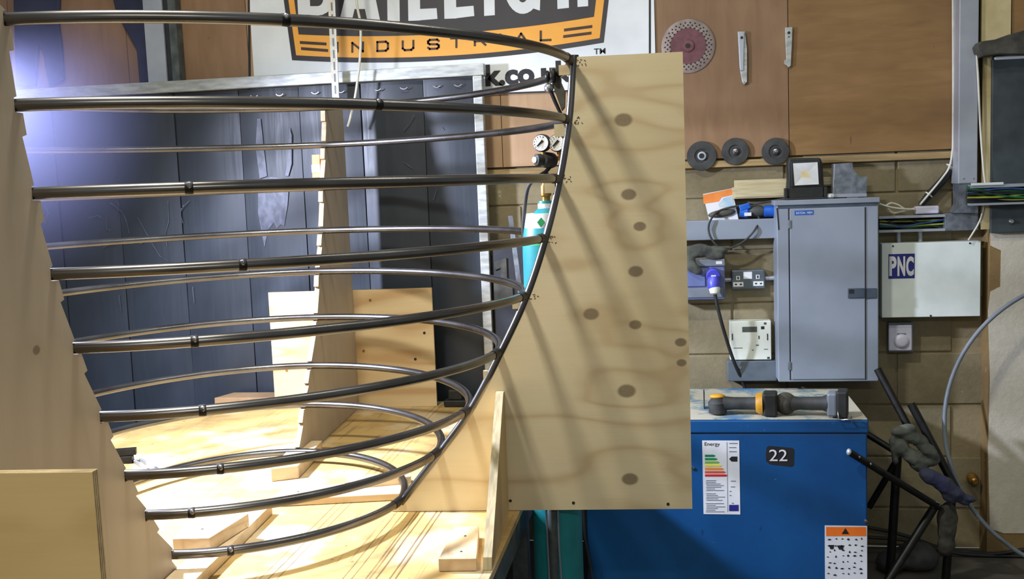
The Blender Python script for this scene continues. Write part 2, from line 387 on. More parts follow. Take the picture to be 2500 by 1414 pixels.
_v = M_COMP.coord('World'); _a = M_COMP.noise(_v, 2.2, 5, 0.6); _s = M_COMP.noise(_v, 60, 3); _d = M_COMP.noise(M_COMP.coord('World', (8, 8, 3)), 5, 4)
_c = M_COMP.ramp(_a, [(0.3, lin((14,80,136))), (0.7, lin((10,64,114)))])
_c = M_COMP.mix(M_COMP.ramp(_s, [(0.70, K0), (0.78, (0.6,)*3+(1,))]), _c, lin((90,130,170)))
_c = M_COMP.mix(M_COMP.ramp(_d, [(0.70, K0), (0.78, (0.7,)*3+(1,))]), _c, lin((20,44,70)))
M_COMP.col(_c); M_COMP = M_COMP.set(0.42)
ct = N('dusty_top'); _v = ct.coord('World'); _a = ct.noise(_v, 5.0, 5, 0.65)
ct.col(ct.ramp(_a, [(0.33, lin((34,104,168))), (0.43, lin((120,140,140))), (0.50, lin((182,178,158)))])); M_COMPTOP = ct.set(0.7)
M_TEAL = plain('teal_paint', (36,140,146), (26,116,124), 8, 0.4)
M_GREENB = plain('green_band', (60,170,110), (44,150,92), 8, 0.45)
M_STICK = plain('sticker_white', (222,224,226), (204,206,208), 8, 0.5)
M_ORANGE = plain('orange_print', (240,120,36), (228,108,30), 8, 0.5)
M_YEL = plain('tool_yellow', (216,158,40), (180,128,30), 20, 0.5)
M_GLOVE = plain('grey_glove_cloth', (92,96,88), (56,60,56), 12, 0.85, 0, 0.3)
M_GLOVEB = plain('navy_glove_cloth', (46,50,84), (52,56,56), 10, 0.85, 0, 0.3)
M_DARKCLOTH = plain('dark_cloth', (40,46,72), (28,32,54), 6, 0.8)
M_DARKGREEN = plain('slate_board', (62,72,74), (44,52,54), 9, 0.6)
M_CREAM = plain('cream_paint', (206,192,146), (170,152,104), 5, 0.5)
M_CHROME = plain('chrome', (210,212,216), (190,192,196), 10, 0.15, 1.0)
M_BRASS = plain('brass', (190,150,80), (150,112,56), 20, 0.35, 0.8)
M_DIAL = plain('dial_white', (236,236,230), (224,224,218), 10, 0.4)
M_REFL = plain('reflector', (226,228,226), (206,208,206), 10, 0.3, 0.2)
M_LED = plain('led_yellow', (226,214,168), (206,190,140), 30, 0.4)
M_DISC = plain('sanding_disc_grey', (150,136,128), (128,114,108), 30, 0.6)
M_DISCR = plain('sanding_disc_maroon', (112,72,76), (92,56,60), 30, 0.7)
M_ORPACK = plain('orange_card', (232,142,70), (214,122,52), 14, 0.5)
M_BLPACK = plain('sky_blue_card', (150,184,206), (196,206,206), 22, 0.5)

# ------------------------------------------------------------------ setting
struct('floor', MB().box((-5.5, -1.5, -0.05), (3.5, 4.47, 0.0)), M_FLOOR)
wall = struct('wall_back', MB().box((-5.5, YW+0.006, 0.0), (3.5, YW+0.16, 3.6)), M_MORTAR)
# block courses
BH, BL = 0.225, 0.45
zj0 = W(1750, 866).z - 4*BH + 0.0
blk = None
for r in range(8):
    z0 = zj0 + r*BH + 0.004
    z1 = z0 + BH - 0.008
    if z0 < 0.01: z0 = 0.01
    for k in range(11):
        x0 = -3.35 + k*BL + (BL/2 if r % 2 else 0)
        if x0+BL > 1.42: continue
        if blk is None or z1-z0 < 0.2:
            mb = MB().box((x0+0.005, YW-0.002, z0), (x0+BL-0.005, YW+0.008, z1)); o = obj('concrete_block', mb, M_BLOCK, wall, bevel=0.004)
            if z1-z0 > 0.2: blk = o
        else:
            o = blk.copy(); COL.objects.link(o); o.parent = wall
            o.location = Vector((x0+BL/2, YW+0.003, z0)) - wall.location
# plywood lining above the blocks
zb = W(1800, 385).z
pan = [(-4.2, -3.02, M_PAN1), (-3.02, -2.44, M_PAN1), (-2.44, -1.86, M_PAN1), (-1.86, W(1226,300).x, M_PAN3), (W(1226,300).x, W(1600,200).x, M_PAN3), (W(1600,200).x, W(1924,250).x, M_PAN1), (W(1924,250).x, W(2326,200).x, M_PAN2)]
for a, b, m in pan:
    obj('plywood_panel', MB().box((a+0.0015, YW-0.022, zb), (b-0.0015, YW-0.006, 3.4)), m, wall)
z1 = W(2000, 392).z; z0 = W(2000, 404).z
obj('batten', MB().box((-3.4, YW-0.030, zb-0.038), (W(2322,360).x, YW-0.004, zb-0.010)), M_BATTEN, wall, bevel=0.003)
# pier on the right with its raw edge and cream steel cover
PX = W(2397, 800).x; YP = YW-0.10
pier = struct('wall_right', MB().box((PX, YP, 0.0), (3.4, YW+0.01, 3.5)), M_PIERB)
prm = [(2416,1290),(2412,1100),(2417,930),(2412,760),(2418,712),(2442,700),(2444,612),(2418,600),(2418,540),(2900,540),(2900,1300),(2450,1302)]
obj('whitewash', MB().prism([PY(x,y,YP) for x,y in prm], (0,-0.003,0)), M_PIERW, pier)
obj('steel_cover', pbox(2398, -300, 2470, 108, YP-0.016, YP), M_CREAM, pier)
obj('timber_lining', pbox(2472, -300, 2900, 100, YP-0.010, YP), M_PAN2, pier)
obj('edge_strip', pbox(2398, 112, 2421, 560, YP-0.012, YP), M_CREAM, pier)
ps = thing('slate_panel', PY(2560, 565, YP-0.02), 'dark slate grey board bolted to the pier under the black flap', 'board')
obj('board', pbox(2421, 138, 2700, 565, YP-0.03, YP-0.001), M_DARKGREEN, ps, bevel=0.003)
obj('bolt', MB().lathe(PY(2468,541,YP-0.03), (0,-1,0), [(0,0.010),(0.004,0.010),(0.006,0.006),(0.012,0.006)], 12), M_CHROME, ps, smooth=True)
obj('bright_rim', pbox(2431, 131, 2700, 139, YP-0.035, YP-0.002), M_WHITE, ps)
pts = [(2386,112),(2394,101),(2430,96),(2460,85),(2500,74),(2560,62),(2700,62),(2700,128),(2500,132),(2440,131),(2398,138),(2390,126)]
tag(obj('rubber_flap', MB().prism([PY(x,y,YP-0.10) for x,y in pts], (0,0.09,0)), M_DUSTK, bevel=0.004), 'black rubber flap jutting from the pier above the slate board', 'flap')
# steel column left of the sign
colm = thing('steel_column', W(392, 300), 'grey steel column rising behind the strip curtain left of the sign', 'column')
obj('face_plate', pbox(354, -250, 400, 420, YW-0.09, YW-0.080), M_GALVL, colm)
obj('web', pbox(398, -250, 414, 420, YW-0.075, YW-0.03), M_CABD, colm)
obj('side_flange', pbox(414, -250, 432, 420, YW-0.085, YW-0.03), M_BENCHSTEEL, colm)
for nm, p, lb in (('welding_apron', [(30,-60),(146,-60),(142,60),(150,120),(155,195),(118,210),(102,120),(92,110),(85,210),(38,210)], 'dark blue cloth hanging on the wall at the upper left corner'),
             ('welding_jacket', [(262,-60),(354,-60),(356,60),(362,200),(340,212),(332,118),(304,70),(280,20)], 'dark blue tapered cloth hanging beside the grey steel column')):
    tag(obj(nm, MB().prism([W(x,y,0.05) for x,y in p], (0,0.022,0)), M_DARKCLOTH, bevel=0.006), lb, 'cloth')

# ------------------------------------------------------------------ wall sign
YS = YW-0.030
sign = thing('wall_sign', W(1095, 236), 'white wall sign with black and orange shield and big letters', 'sign')
obj('panel', pbox(598, -560, 1593, 237, YS, YW-0.023), M_WHITE, sign)
q = 0.0008
def flat(name, pts, m, layer, parent=sign, Y0=None, d=0.0008):
    Y = (YS if Y0 is None else Y0) - q*layer
    return obj(name, MB().prism([PY(x,y,Y) for x,y in pts], (0,d*0.9,0)), m, parent)
flat('border', [(1584,-500),(1589,-500),(1589,226),(1584,226)], M_INK, 1)
flat('border', [(600,-500),(605,-500),(612,226),(607,226)], M_INK, 1)
flat('border', [(612,249),(1330,222),(1589,212),(1589,216),(1330,226),(612,253)], M_INK, 1)
def arc(xa, ya, xb, yb, sag, n=16):
    return [(xa+(xb-xa)*t, ya+(yb-ya)*t+sag*4*t*(1-t)) for t in [i/n for i in range(n+1)]]
flat('shield_outline', [(640,-380)] + arc(713,147,1474,104,22) + [(1530,-380)], M_SIGNK, 1)
flat('shield_orange', [(652,-370)] + arc(723,135,1464,93,22) + [(1518,-370)], M_SIGNO, 2)
flat('shield_black', [(672,-360)] + arc(729,84,1450,41,20) + [(1498,-360)], M_SIGNK, 3)
for (x0,y0,x1,y1) in ((732,100,797,104),(735,115,801,120)):
    flat('bar', [(x0,y0),(x1,y1),(x1,y1+7),(x0,y0+7)], M_INKB, 3)
for (x0,y0,x1,y1) in ((1377,70,1446,61),(1375,86,1444,77)):
    flat('bar', [(x0,y0),(x1,y1),(x1,y1+7),(x0,y0+7)], M_INKB, 3)
def poly_letter(ch, pts_list, layer, m):
    mb = MB(); Y = YS-q*layer
    for i, pts in enumerate(pts_list): mb.prism([PY(x,y,Y-0.00012*(i % 7)) for x,y in pts], (0,q*0.9,0))
    o = obj('letter', mb, m, sign); return o
def ell(cx, cy, rx, ry, a0, a1, n=14): return [(cx+rx*math.cos(math.radians(a0+(a1-a0)*i/n)), cy+ry*math.sin(math.radians(a0+(a1-a0)*i/n))) for i in range(n+1)]
T = -105
# B
def band(o, i): return [o[k:k+2]+i[k:k+2][::-1] for k in range(len(o)-1)]
oB = ell(775,-2,40,40,-90,90,10); iB = ell(775,-2,14,17,-90,90,10)
oB2 = ell(775,-74,38,34,-90,90,10); iB2 = ell(775,-74,14,13,-90,90,10)
poly_letter('B', [[(720,T),(752,T),(758,36),(728,36)], [(750,-42),(775,-42),(775,-19),(750,-19)], [(752,15),(775,15),(775,38),(756,37)], [(740,T),(775,-108),(775,-87),(750,-87)], [(750,-61),(775,-61),(775,-40),(750,-42)]] + band(oB,iB) + band(oB2,iB2), 4, M_WHITE)
poly_letter('A', [[(866,T),(896,T),(860,46),(830,45)], [(866,T),(896,T),(928,50),(896,48)], [(852,-2),(905,-2),(910,22),(846,22)]], 4, M_WHITE)
poly_letter('I', [[(944,T),(974,T),(976,52),(946,51)]], 4, M_WHITE)
poly_letter('L', [[(994,T),(1024,T),(1026,50),(997,51)], [(1020,22),(1066,20),(1068,46),(1020,50)]], 4, M_WHITE)
poly_letter('E', [[(1082,T),(1112,T),(1114,45),(1085,46)], [(1110,18),(1156,14),(1158,39),(1110,45)], [(1110,-44),(1146,-46),(1146,-22),(1110,-20)], [(1110,T),(1154,T-2),(1154,-82),(1110,-80)]], 4, M_WHITE)
poly_letter('I', [[(1180,T),(1206,T),(1208,37),(1182,39)]], 4, M_WHITE)
oG = ell(1276,-38,46,72,-50,-355,26); iG = ell(1276,-38,18,44,-50,-355,26)
poly_letter('G', band(oG,iG) + [[(1280,-44),(1320,-46),(1320,-22),(1280,-20)], [(1298,-30),(1320,-32),(1318,26),(1300,20)]], 4, M_WHITE)
poly_letter('H', [[(1358,T),(1386,T),(1389,19),(1361,22)], [(1408,T),(1434,T),(1436,15),(1410,17)], [(1384,-56),(1410,-58),(1410,-34),(1384,-32)]], 4, M_WHITE)
# INDUSTRIAL as stroked extended capitals
LET = {'I': [[(0,0),(0,1)]], 'N': [[(-.5,0),(-.5,1),(.5,0),(.5,1)]], 'D': [[(-.5,0),(-.5,1),(.3,1),(.5,.8),(.5,.2),(.3,0),(-.5,0)]],
       'U': [[(-.5,1),(-.5,.2),(-.3,0),(.3,0),(.5,.2),(.5,1)]], 'S': [[(.5,.85),(.35,1),(-.35,1),(-.5,.85),(-.5,.65),(-.35,.52),(.35,.48),(.5,.35),(.5,.15),(.35,0),(-.35,0),(-.5,.15)]],
       'T': [[(-.5,1),(.5,1)],[(0,1),(0,0)]], 'R': [[(-.5,0),(-.5,1),(.35,1),(.5,.85),(.5,.6),(.35,.45),(-.5,.45)],[(.1,.45),(.5,0)]],
       'A': [[(-.5,0),(0,1),(.5,0)],[(-.28,.35),(.28,.35)]], 'L': [[(-.5,1),(-.5,0),(.5,0)]]}
def stroked(ch, cx, cyb, w, h, sw, Y, m, parent, slope=-0.05, name='letter'):
    mb = MB()
    for st_ in LET[ch]:
        P = [PY(cx+u*w, cyb-v*h+u*w*slope, Y) for u, v in st_]
        for a, b in zip(P, P[1:]):
            d = (b-a).normalized(); s = Vector((d.z,0,-d.x))*sw; a2 = a-d*sw*0.8; b2 = b+d*sw*0.8
            mb.prism([a2+s, b2+s, b2-s, a2-s], (0,q*0.9,0))
    return obj(name, mb, m, parent)
for ch, cx, cy, w in (('I',824,126,0),('N',873,126,26),('D',934,124,26),('U',996,122,26),('S',1058,119,26),('T',1114,115,26),('R',1172,110,26),('I',1221,106,0),('A',1272,104,30),('L',1332,98,24)):
    stroked(ch, cx, cy, w, 22, 0.0045, YS-q*4, M_INKB, sign)
text('k.co.uk', 1184, 152, 1400, 206, YS-q*2, M_INK, sign, 'web_address', bold=0.045)
text('TM', 1450, 118, 1478, 132, YS-q*2, M_INK, sign, 'trade_mark', bold=0.01)

# ------------------------------------------------------------------ welding screen
YC = 4.375
scr = thing('welding_screen', (PY(640, 700, YC).x, YC, 0), 'aluminium framed welding screen of dark strips behind the bench', 'screen')
A = PY(-120, 211, YC-0.03); B = PY(1182, 172, YC-0.03); zr = (A.z+B.z)/2; zr = PY(600, 202, YC-0.03).z
obj('top_rail', MB().box((A.x, YC-0.035, zr-0.024), (B.x, YC+0.015, zr+0.026)), M_ALU, scr, bevel=0.003)
a = PY(1170, 205, YC-0.03); b = PY(1205, 800, YC-0.03)
for xx, nm in ((PY(1174,400,YC-0.03).x, 'post'), (A.x+0.02, 'post')):
    obj('post', MB().box((xx-0.020, YC-0.033, 0.0), (xx+0.020, YC+0.012, zr-0.0245)), M_ALU, scr, bevel=0.003)
ed = [-175, -20, 130, 277, 429, 587, 734, 884, 1037, 1160]
for i in range(len(ed)-1):
    x0 = PY(ed[i], 300, YC).x; x1 = PY(ed[i+1], 300, YC).x
    mb = MB(); nx, nz = 8, 14; off = 0.0; ph = random.random()*6
    zt, zb_ = zr-0.028, 0.12
    vs = []
    for k in range(nz+1):
        for j in range(nx+1):
            u = j/nx; z = zt+(zb_-zt)*k/nz
            y = YC + off - 0.016*math.sin(math.pi*u)*(0.5+0.5*k/nz) + 0.004*math.sin(2.2*z+ph) - 0.004
            vs.append((x0+0.0022+(x1-x0-0.0044)*u, y, z))
    n0 = len(vs); vs += [(v[0], v[1]+0.003, v[2]) for v in vs]
    fs = []
    for k in range(nz):
        for j in range(nx):
            a_ = k*(nx+1)+j; fs.append((a_, a_+nx+1, a_+nx+2, a_+1)); fs.append((n0+a_, n0+a_+1, n0+a_+nx+2, n0+a_+nx+1))
    for k in range(nz):
        for j in (0, nx):
            a_ = k*(nx+1)+j; b_ = a_+nx+1; fs.append((a_, n0+a_, n0+b_, b_) if j == 0 else (a_, b_, n0+b_, n0+a_))
    s = obj('curtain_strip', mb.add(vs, fs), M_PVC, scr, smooth=True)
    if i < len(ed)-2: obj('seam_shade_strip', MB().box((x1-0.03, YC+0.006, zb_), (x1+0.03, YC+0.009, zt)), M_CABD, scr)  # dark backing puts the shadow line at each curtain seam into colour
    for u in (0.3, 0.72):
        rx = x0+(x1-x0)*u; rz = zr-0.052
        obj('hanging_ring', MB().tube([Vector((rx+0.017*math.cos(t), YC-0.028, rz+0.012*math.sin(t))) for t in [math.pi*(1.12+0.76*i_/8) for i_ in range(9)]], 0.0022, 6), M_RING, s)
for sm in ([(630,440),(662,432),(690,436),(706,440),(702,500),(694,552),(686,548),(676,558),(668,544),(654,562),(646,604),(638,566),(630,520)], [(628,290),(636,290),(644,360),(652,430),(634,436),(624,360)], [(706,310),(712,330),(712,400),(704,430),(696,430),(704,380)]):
    tag(obj('reflection_mark', MB().prism([PY(x,y,YC-0.0195) for x,y in sm], (0,0.002,0)), M_REFL_SCRATCH, scr), 'pale reflection painted onto a dark strip')  # pale patches paint a reflection onto the glossy strips
mb = MB()
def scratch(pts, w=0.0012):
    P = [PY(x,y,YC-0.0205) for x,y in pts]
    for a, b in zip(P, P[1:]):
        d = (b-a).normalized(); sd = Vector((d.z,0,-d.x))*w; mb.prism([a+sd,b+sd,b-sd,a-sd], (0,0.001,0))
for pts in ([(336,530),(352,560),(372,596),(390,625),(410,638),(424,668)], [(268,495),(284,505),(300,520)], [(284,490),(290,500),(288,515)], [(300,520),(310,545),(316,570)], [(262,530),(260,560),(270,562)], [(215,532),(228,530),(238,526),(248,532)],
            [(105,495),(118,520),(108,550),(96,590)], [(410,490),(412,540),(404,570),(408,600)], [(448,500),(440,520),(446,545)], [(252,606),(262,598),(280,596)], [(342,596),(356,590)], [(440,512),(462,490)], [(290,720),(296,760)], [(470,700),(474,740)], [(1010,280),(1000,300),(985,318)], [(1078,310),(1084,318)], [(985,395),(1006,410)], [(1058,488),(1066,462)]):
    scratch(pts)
tag(obj('scratches', mb, M_REFL_SCRATCH, scr), 'fine pale scratches and cobwebs on the strips', kind='stuff')
# ------------------------------------------------------------------ workbench
bench = thing('workbench', (-1.3, 3.2, 0), 'plywood topped workbench with saw cuts under the tube frame', 'workbench')
xr = PZ(1190, 1414, BZ).x + 0.004
topp = [(xr, 1.35, BZ), (xr, 4.325, BZ), (-1.95, 4.325, BZ), (-2.24, 3.93, BZ), (-2.24, 1.35, BZ)]
obj('bench_top', MB().prism(topp, (0,0,-0.022)), [M_BENCH], bench, bevel=0.002)
for x0, x1, y0, y1 in ((xr-0.054, xr-0.003, 1.4, 4.25), (-2.2, -2.15, 1.4, 3.85)):
    obj('side_rail', MB().box((x0,y0,BZ-0.10), (x1,y1,BZ-0.0225)), M_BENCHSTEEL, bench, bevel=0.003)
for x in (xr-0.054, -2.2):
    for y in (1.45, 3.0, 3.78):
        obj('leg', MB().box((x,y,0), (x+0.05,y+0.05,BZ-0.1005)), M_BENCHSTEEL, bench, bevel=0.003)

# ------------------------------------------------------------------ tube frame (hoops + stems)
HO = [(-0.082,1.953,1.048,1.961,1.131,1.948,1.80,1.95),(-0.098,1.794,1.037,1.806,1.099,1.800,1.65,1.75),(-0.129,1.632,1.004,1.642,1.034,1.634,1.85,1.85),(-0.174,1.469,0.963,1.483,0.988,1.469,1.75,1.9),
      (-0.233,1.308,0.903,1.326,0.910,1.318,1.72,1.85),(-0.313,1.148,0.818,1.163,0.847,1.151,1.75,1.95),(-0.407,0.982,0.731,1.009,0.733,0.988,1.80,1.9),(-0.498,0.862,0.648,0.889,0.630,0.866,1.85,1.95),(-0.616,0.7175,0.525,0.747,0.527,0.721,1.85,1.95)]
XF = -1.09; TR = 0.0122
def hoop_pt(h, X, side):
    xs, zs, hn, zn, hf, zf, n1, n2 = h
    n = n1 if side < 0 else n2; u = min(1.0, abs(X-XF)/(xs-XF)); v = (1-u**n)**(1/n)
    return bp(X, side*(hn if side < 0 else hf)*v, zs+((zn if side < 0 else zf)-zs)*v)
def hoop_path(h):
    xs = h[0]; a = xs-XF; P = []
    for i in range(160):
        t = 2*math.pi*i/160; side = -1 if math.sin(t) < 0 else 1
        n = h[6] if side < 0 else h[7]
        c_, s_ = math.cos(t), abs(math.sin(t))
        ux = math.copysign(abs(c_)**(2/n), c_); uy = s_**(2/n)
        zz = h[1]+((h[3] if side < 0 else h[5])-h[1])*uy
        P.append(bp(XF+a*ux, side*(h[2] if side < 0 else h[4])*uy, zz))
    # even out spacing and soften the bow
    for _ in range(2): P = [(P[i-1]+P[i]*2+P[(i+1) % 160])*0.25 for i in range(160)]
    return P
frame = thing('tube_frame', bp(XF, 0, BZ), 'boat shaped frame of bent steel hoops welded to a curved stem', 'frame')
welds = [(706,51),(862,249),(497,455),(552,655),(470,835),(498,1000),(526,1153),(466,1255),(566,1341)]
stem_nodes = []
for k, h in enumerate(HO):
    P = hoop_path(h)
    o = obj('hoop', MB().tube(P, TR, 14, closed=True), M_STEEL, frame, smooth=True)
    # butt weld on the near side and bead at the stem
    wx = PZ(welds[k][0], welds[k][1], h[3]) if k != 2 else PB(497, 455, -0.80)
    if k == 1: wx = PB(862, 249, -0.47)
    X = BX.dot(wx); p = hoop_pt(h, X, -1); p2 = hoop_pt(h, X+0.02, -1); d = (p2-p).normalized()
    obj('weld_bead', MB().tube([p-d*0.010, p-d*0.004, p+d*0.002, p+d*0.006], [TR*1.005, TR*1.05, TR*1.10, TR*1.01], 12), M_HEAT, o, smooth=True)
    obj('weld_bead', MB().ball(p+d*0.004+Vector((0,-0.0115,0.005)), (0.006,0.005,0.007), 8, 6), M_WELD, o, smooth=True)
    sp_ = bp(h[0]+0.010, 0, h[1]); stem_nodes.append(sp_)
    obj('weld_bead', MB().ball(sp_+Vector((-0.008,-0.013,0.002)), (0.009,0.007,0.010), 8, 6), M_WELD, o, smooth=True)
    obj('weld_bead', MB().tube([hoop_pt(h, h[0]-0.001, -1), hoop_pt(h, h[0]-0.004, -1), hoop_pt(h, h[0]-0.008, -1)], [TR*1.08]*3, 12), M_HEAT, o, smooth=True)
stem = [stem_nodes[0]+Vector((0.002,0,0.012))] + stem_nodes + [stem_nodes[-1]+(stem_nodes[-1]-stem_nodes[-2]).normalized()*0.012]
SP = smooth_path(stem, 8)
obj('stem_tube', MB().tube(SP, TR, 16), M_STEEL, frame, smooth=True)
mir = [p - BX*(2*(BX.dot(p)-XF)) for p in SP]
obj('stem_tube', MB().tube(mir, TR, 16), M_STEEL, frame, smooth=True)

# ------------------------------------------------------------------ plywood jig
# stem board
jb = thing('stem_board', bp(-0.2, 0, BZ), 'tall knotty plywood board standing upright behind the curved stem tube', 'plywood board')
edge = [(BX.dot(p)+0.004, p.z) for p in SP]
edge = [e for e in edge if e[1] > BZ+0.03]
out = [(0.225, 1.963), (-0.072, 1.963)] + edge + [(-0.645, BZ+0.0015), (0.226, BZ+0.0015)]
obj('board', MB().prism([bp(x, -0.009, z) for x, z in out], BY*0.018, 1), [M_BOARD, M_EDGEY], jb)
for (x0,y0,x1,y1) in ((1364,160,1392,183),(1353,304,1382,333),(1329,447,1356,471),(1251,735,1282,753),(1318,590,1330,610),(1180,905,1200,925)):
    a = bc(PH(x0,y0,0)); b = bc(PH(x1,y1,0))
    obj('edge_tooth', MB().prism([bp(a[0],-0.008,a[2]), bp(b[0],-0.008,a[2]), bp(b[0],-0.008,b[2]), bp(a[0],-0.008,b[2])], BY*0.016, 1), [M_BOARD, M_EDGEY], jb)
for (x,y) in ((1246,1223),(1400,1228),(1631,1231)):
    p = PH(x,y,-0.009); obj('screw', MB().lathe(p+BY*0.001, -BY, [(0,0.0045),(0.0018,0.0045),(0.002,0.002)], 10), M_RUB, jb)
def scribble(cx, cy, w, hh, n, h, parent, name='pencil_mark'):
    mb = MB()
    for _ in range(n):
        x = cx+random.uniform(-w,w); y = cy+random.uniform(-hh,hh); a = random.uniform(0,3.14); L = random.uniform(3,7)
        A_ = PH(x,y,h); B_ = PH(x+L*math.cos(a), y+L*math.sin(a), h); d = (B_-A_).normalized(); s = d.cross(BY)*0.0010
        mb.prism([A_+s,B_+s,B_-s,A_-s], -BY*0.0005)
    return tag(obj(name, mb, M_INKB, parent), kind='stuff')
for (x,y) in ((1418,153),(1408,293),(1383,434),(1352,585),(1300,722)): scribble(x, y, 12, 9, 9, -0.0092, jb)
# gusset and its foot block
gx1, gx0 = -0.300, -0.322
gz = 1.034
gus = thing('gusset', bp(gx0, -0.2, BZ), 'triangular plywood gusset bracing the stem board at the bench edge', 'gusset')
obj('plate', MB().prism([bp(gx0,-0.0095,BZ+0.001), bp(gx0,-0.465,BZ+0.001), bp(gx0,-0.455,BZ+0.03), bp(gx0,-0.036,gz), bp(gx0,-0.0095,gz)], BX*(gx1-gx0), 1), [M_GUSS, M_GUSSE], gus)
def hexa(top, zt, zb_, m, name, label, cat, group=None, slot=None, screws=()):
    T_ = [PZ(x,y,zt) for x,y in top]
    t = thing(name, Vector((sum(p.x for p in T_)/4, sum(p.y for p in T_)/4, zb_)), label, cat, group)
    obj('timber', MB().prism(T_, (0,0,zb_-zt)), m, t, bevel=0.0015)
    for (x,y) in screws:
        obj('screw', MB().lathe(PZ(x,y,zt)+Vector((0,0,-0.0005)), (0,0,1), [(0,0.0035),(0.0012,0.0035),(0.0014,0.001)], 8), M_RUB, t)
    return t
zt = BZ+0.033
hexa([(1110,1286),(1169,1285),(1163,1364),(1070,1365)], zt, BZ+0.001, M_TIMBER, 'foot_block', 'pale softwood block screwed down left of the plywood gusset', 'timber block', screws=((1136,1309),(1126,1347)))
hexa([(475,1258),(607,1254),(511,1314),(421,1316)], BZ+0.068, BZ+0.0325, M_TIMBER, 'timber_block', 'thick softwood block resting on a batten beside the near former', 'timber block', screws=((494,1292),))
bt = thing('bench_batten', bp(-1.04, -0.35, BZ), 'long flat batten under the timber block by the near former', 'batten')
obj('timber', MB().prism([bp(x_, h_, BZ+0.001) for x_, h_ in ((-1.078,-1.3),(-1.000,-1.3),(-1.000,-0.02),(-1.078,-0.02))], (0,0,0.030)), M_TIMBER, bt, bevel=0.002)
hexa([(724,1076),(786,1076),(728,1137),(661,1145)], BZ+0.044, BZ+0.001, M_TIMBER, 'timber_block', 'softwood block at the foot of the far former', 'timber block', screws=((732,1102),))
hexa([(700,1187),(1012,1172),(1012,1203),(652,1222)], BZ+0.022, BZ+0.001, M_TIMBERX, 'cross_batten', 'softwood batten lying across the bench below the lowest hoop', 'batten', screws=((728,1201),))
hexa([(850,1164),(1003,1150),(1003,1163),(842,1178)], BZ+0.045, BZ+0.001, M_TIMBERX, 'cross_block', 'short softwood block lying behind the cross batten near the stem foot', 'timber block')

# transverse formers
def former(side, name, label, rows, outer):
    t = thing(name, bp(XF, side*1.0, BZ), label, 'plywood former')
    top = 1.985
    E_ = []                              # notched inner edge from the top down: a tooth under each hoop
    tooth, th = 0.020, 0.040
    for i, (h, z) in enumerate(rows):
        E_ += [(h+0.002, z+0.016), (h+0.0115, z+0.013), (h+0.0115, z-0.013)]
        if i+1 < len(rows):
            h2, z2 = rows[i+1]; sl = (h2-h)/(z2-z); hl = lambda zz: h+sl*(zz-z)
            E_ += [(hl(z-0.014)-0.012, z-0.014), (hl(z-0.014-th)-0.010, z-0.014-th), (hl(z-0.018-th)+0.006, z-0.018-th)]
    E_ = [(rows[0][0]+0.02, top)] + E_
    lasth, lastz = rows[-1]
    E_ = [e for e in E_ if e[1] > BZ+0.012] + [(lasth-0.04, BZ+0.002)]
    pts = [bp(XF-0.009, side*h, z) for h, z in E_] + [bp(XF-0.009, side*outer, BZ+0.002), bp(XF-0.009, side*outer, top)]
    obj('board', MB().prism(pts, BX*0.018, 1), [M_FORM, M_EDGEX], t)
    return t
rn = [(h[2]-0.001, h[3]) for h in HO]; rf = [(h[4]-0.001, h[5]) for h in HO]
fn = former(-1, 'near_former', 'notched plywood former filling the left side near the camera', rn, 1.398)
ff = former(1, 'far_former', 'tall narrow notched plywood former standing before the dark strip screen', rf, 1.398)
XA = -1.50
nb = thing('near_brace', bp(-1.1, -1.41, BZ), 'low yellow plywood brace panel at the lower left corner', 'plywood panel')
obj('board', MB().prism([bp(-1.45,-1.4185,BZ+0.001), bp(-0.790,-1.4185,BZ+0.001), bp(-0.790,-1.4185,1.213), bp(-1.45,-1.4185,1.213)], BY*0.018, 1), [M_BRACE, M_EDGEY], nb)
fb = thing('far_brace', bp(-1.1, 1.41, BZ), 'low square plywood panel screwed behind the far former', 'plywood panel')
xl = BX.dot(PH(660,800,1.40)); xr2 = BX.dot(PH(1058,800,1.40)); zt2 = PH(1055,703,1.40).z
obj('board', MB().prism([bp(xl,1.4005,BZ+0.001), bp(xr2,1.4005,BZ+0.001), bp(xr2,1.4005,zt2), bp(xl,1.4005,zt2)], BY*0.018, 1), [M_BRACEF, M_EDGEY], fb)
for (x,y) in ((904,733),(888,857),(1036,813),(1014,877),(700,905)):
    p = PH(x,y,1.40); obj('screw', MB().lathe(p+BY*0.001, -BY, [(0,0.006),(0.002,0.006),(0.0025,0.003)], 10), M_BRASS if x < 950 else M_RUB, fb)
# things lying at the back of the bench
op = [PZ(x,y,BZ+0.06) for x,y in ((478,985),(497,967),(655,965),(655,990))]
a = PY(485, 975, 4.2); 
tag(obj('plywood_offcut', MB().prism([Vector((-2.02,4.205,BZ+0.001)),Vector((-1.60,4.205,BZ+0.001)),Vector((-1.60,4.32,BZ+0.001)),Vector((-1.98,4.32,BZ+0.001))], (0,0,0.045)), M_OLDPLY, bevel=0.002), 'weathered brown plywood offcut at the back of the bench left of the far brace', 'offcut')
def bar(name, x0, y0, x1, y1, z, s, m, label):
    A_ = PZ(x0,y0,z); B_ = PZ(x1,y1,z); d = (B_-A_); L = d.length; d.normalize(); sd = d.cross(ZU)
    tag(obj(name, MB().obox((A_+B_)/2, d*(L/2), -sd*s, ZU*s), m, bevel=0.002), label, 'steel bar')
bar('steel_bar', 200, 1112, 333, 1101, BZ+0.040, 0.012, M_BLACKTUBE, 'short black square bar on the bench, uppermost of the pile')
bar('steel_bar', 200, 1126, 325, 1121, BZ+0.014, 0.012, M_BLACKTUBE, 'short black square bar on the bench, lower one of the pile')
bar('flat_bar', 322, 1122, 362, 1146, BZ+0.006, 0.005, M_GALVL, 'bright flat bar lying on the bench below the black bars')
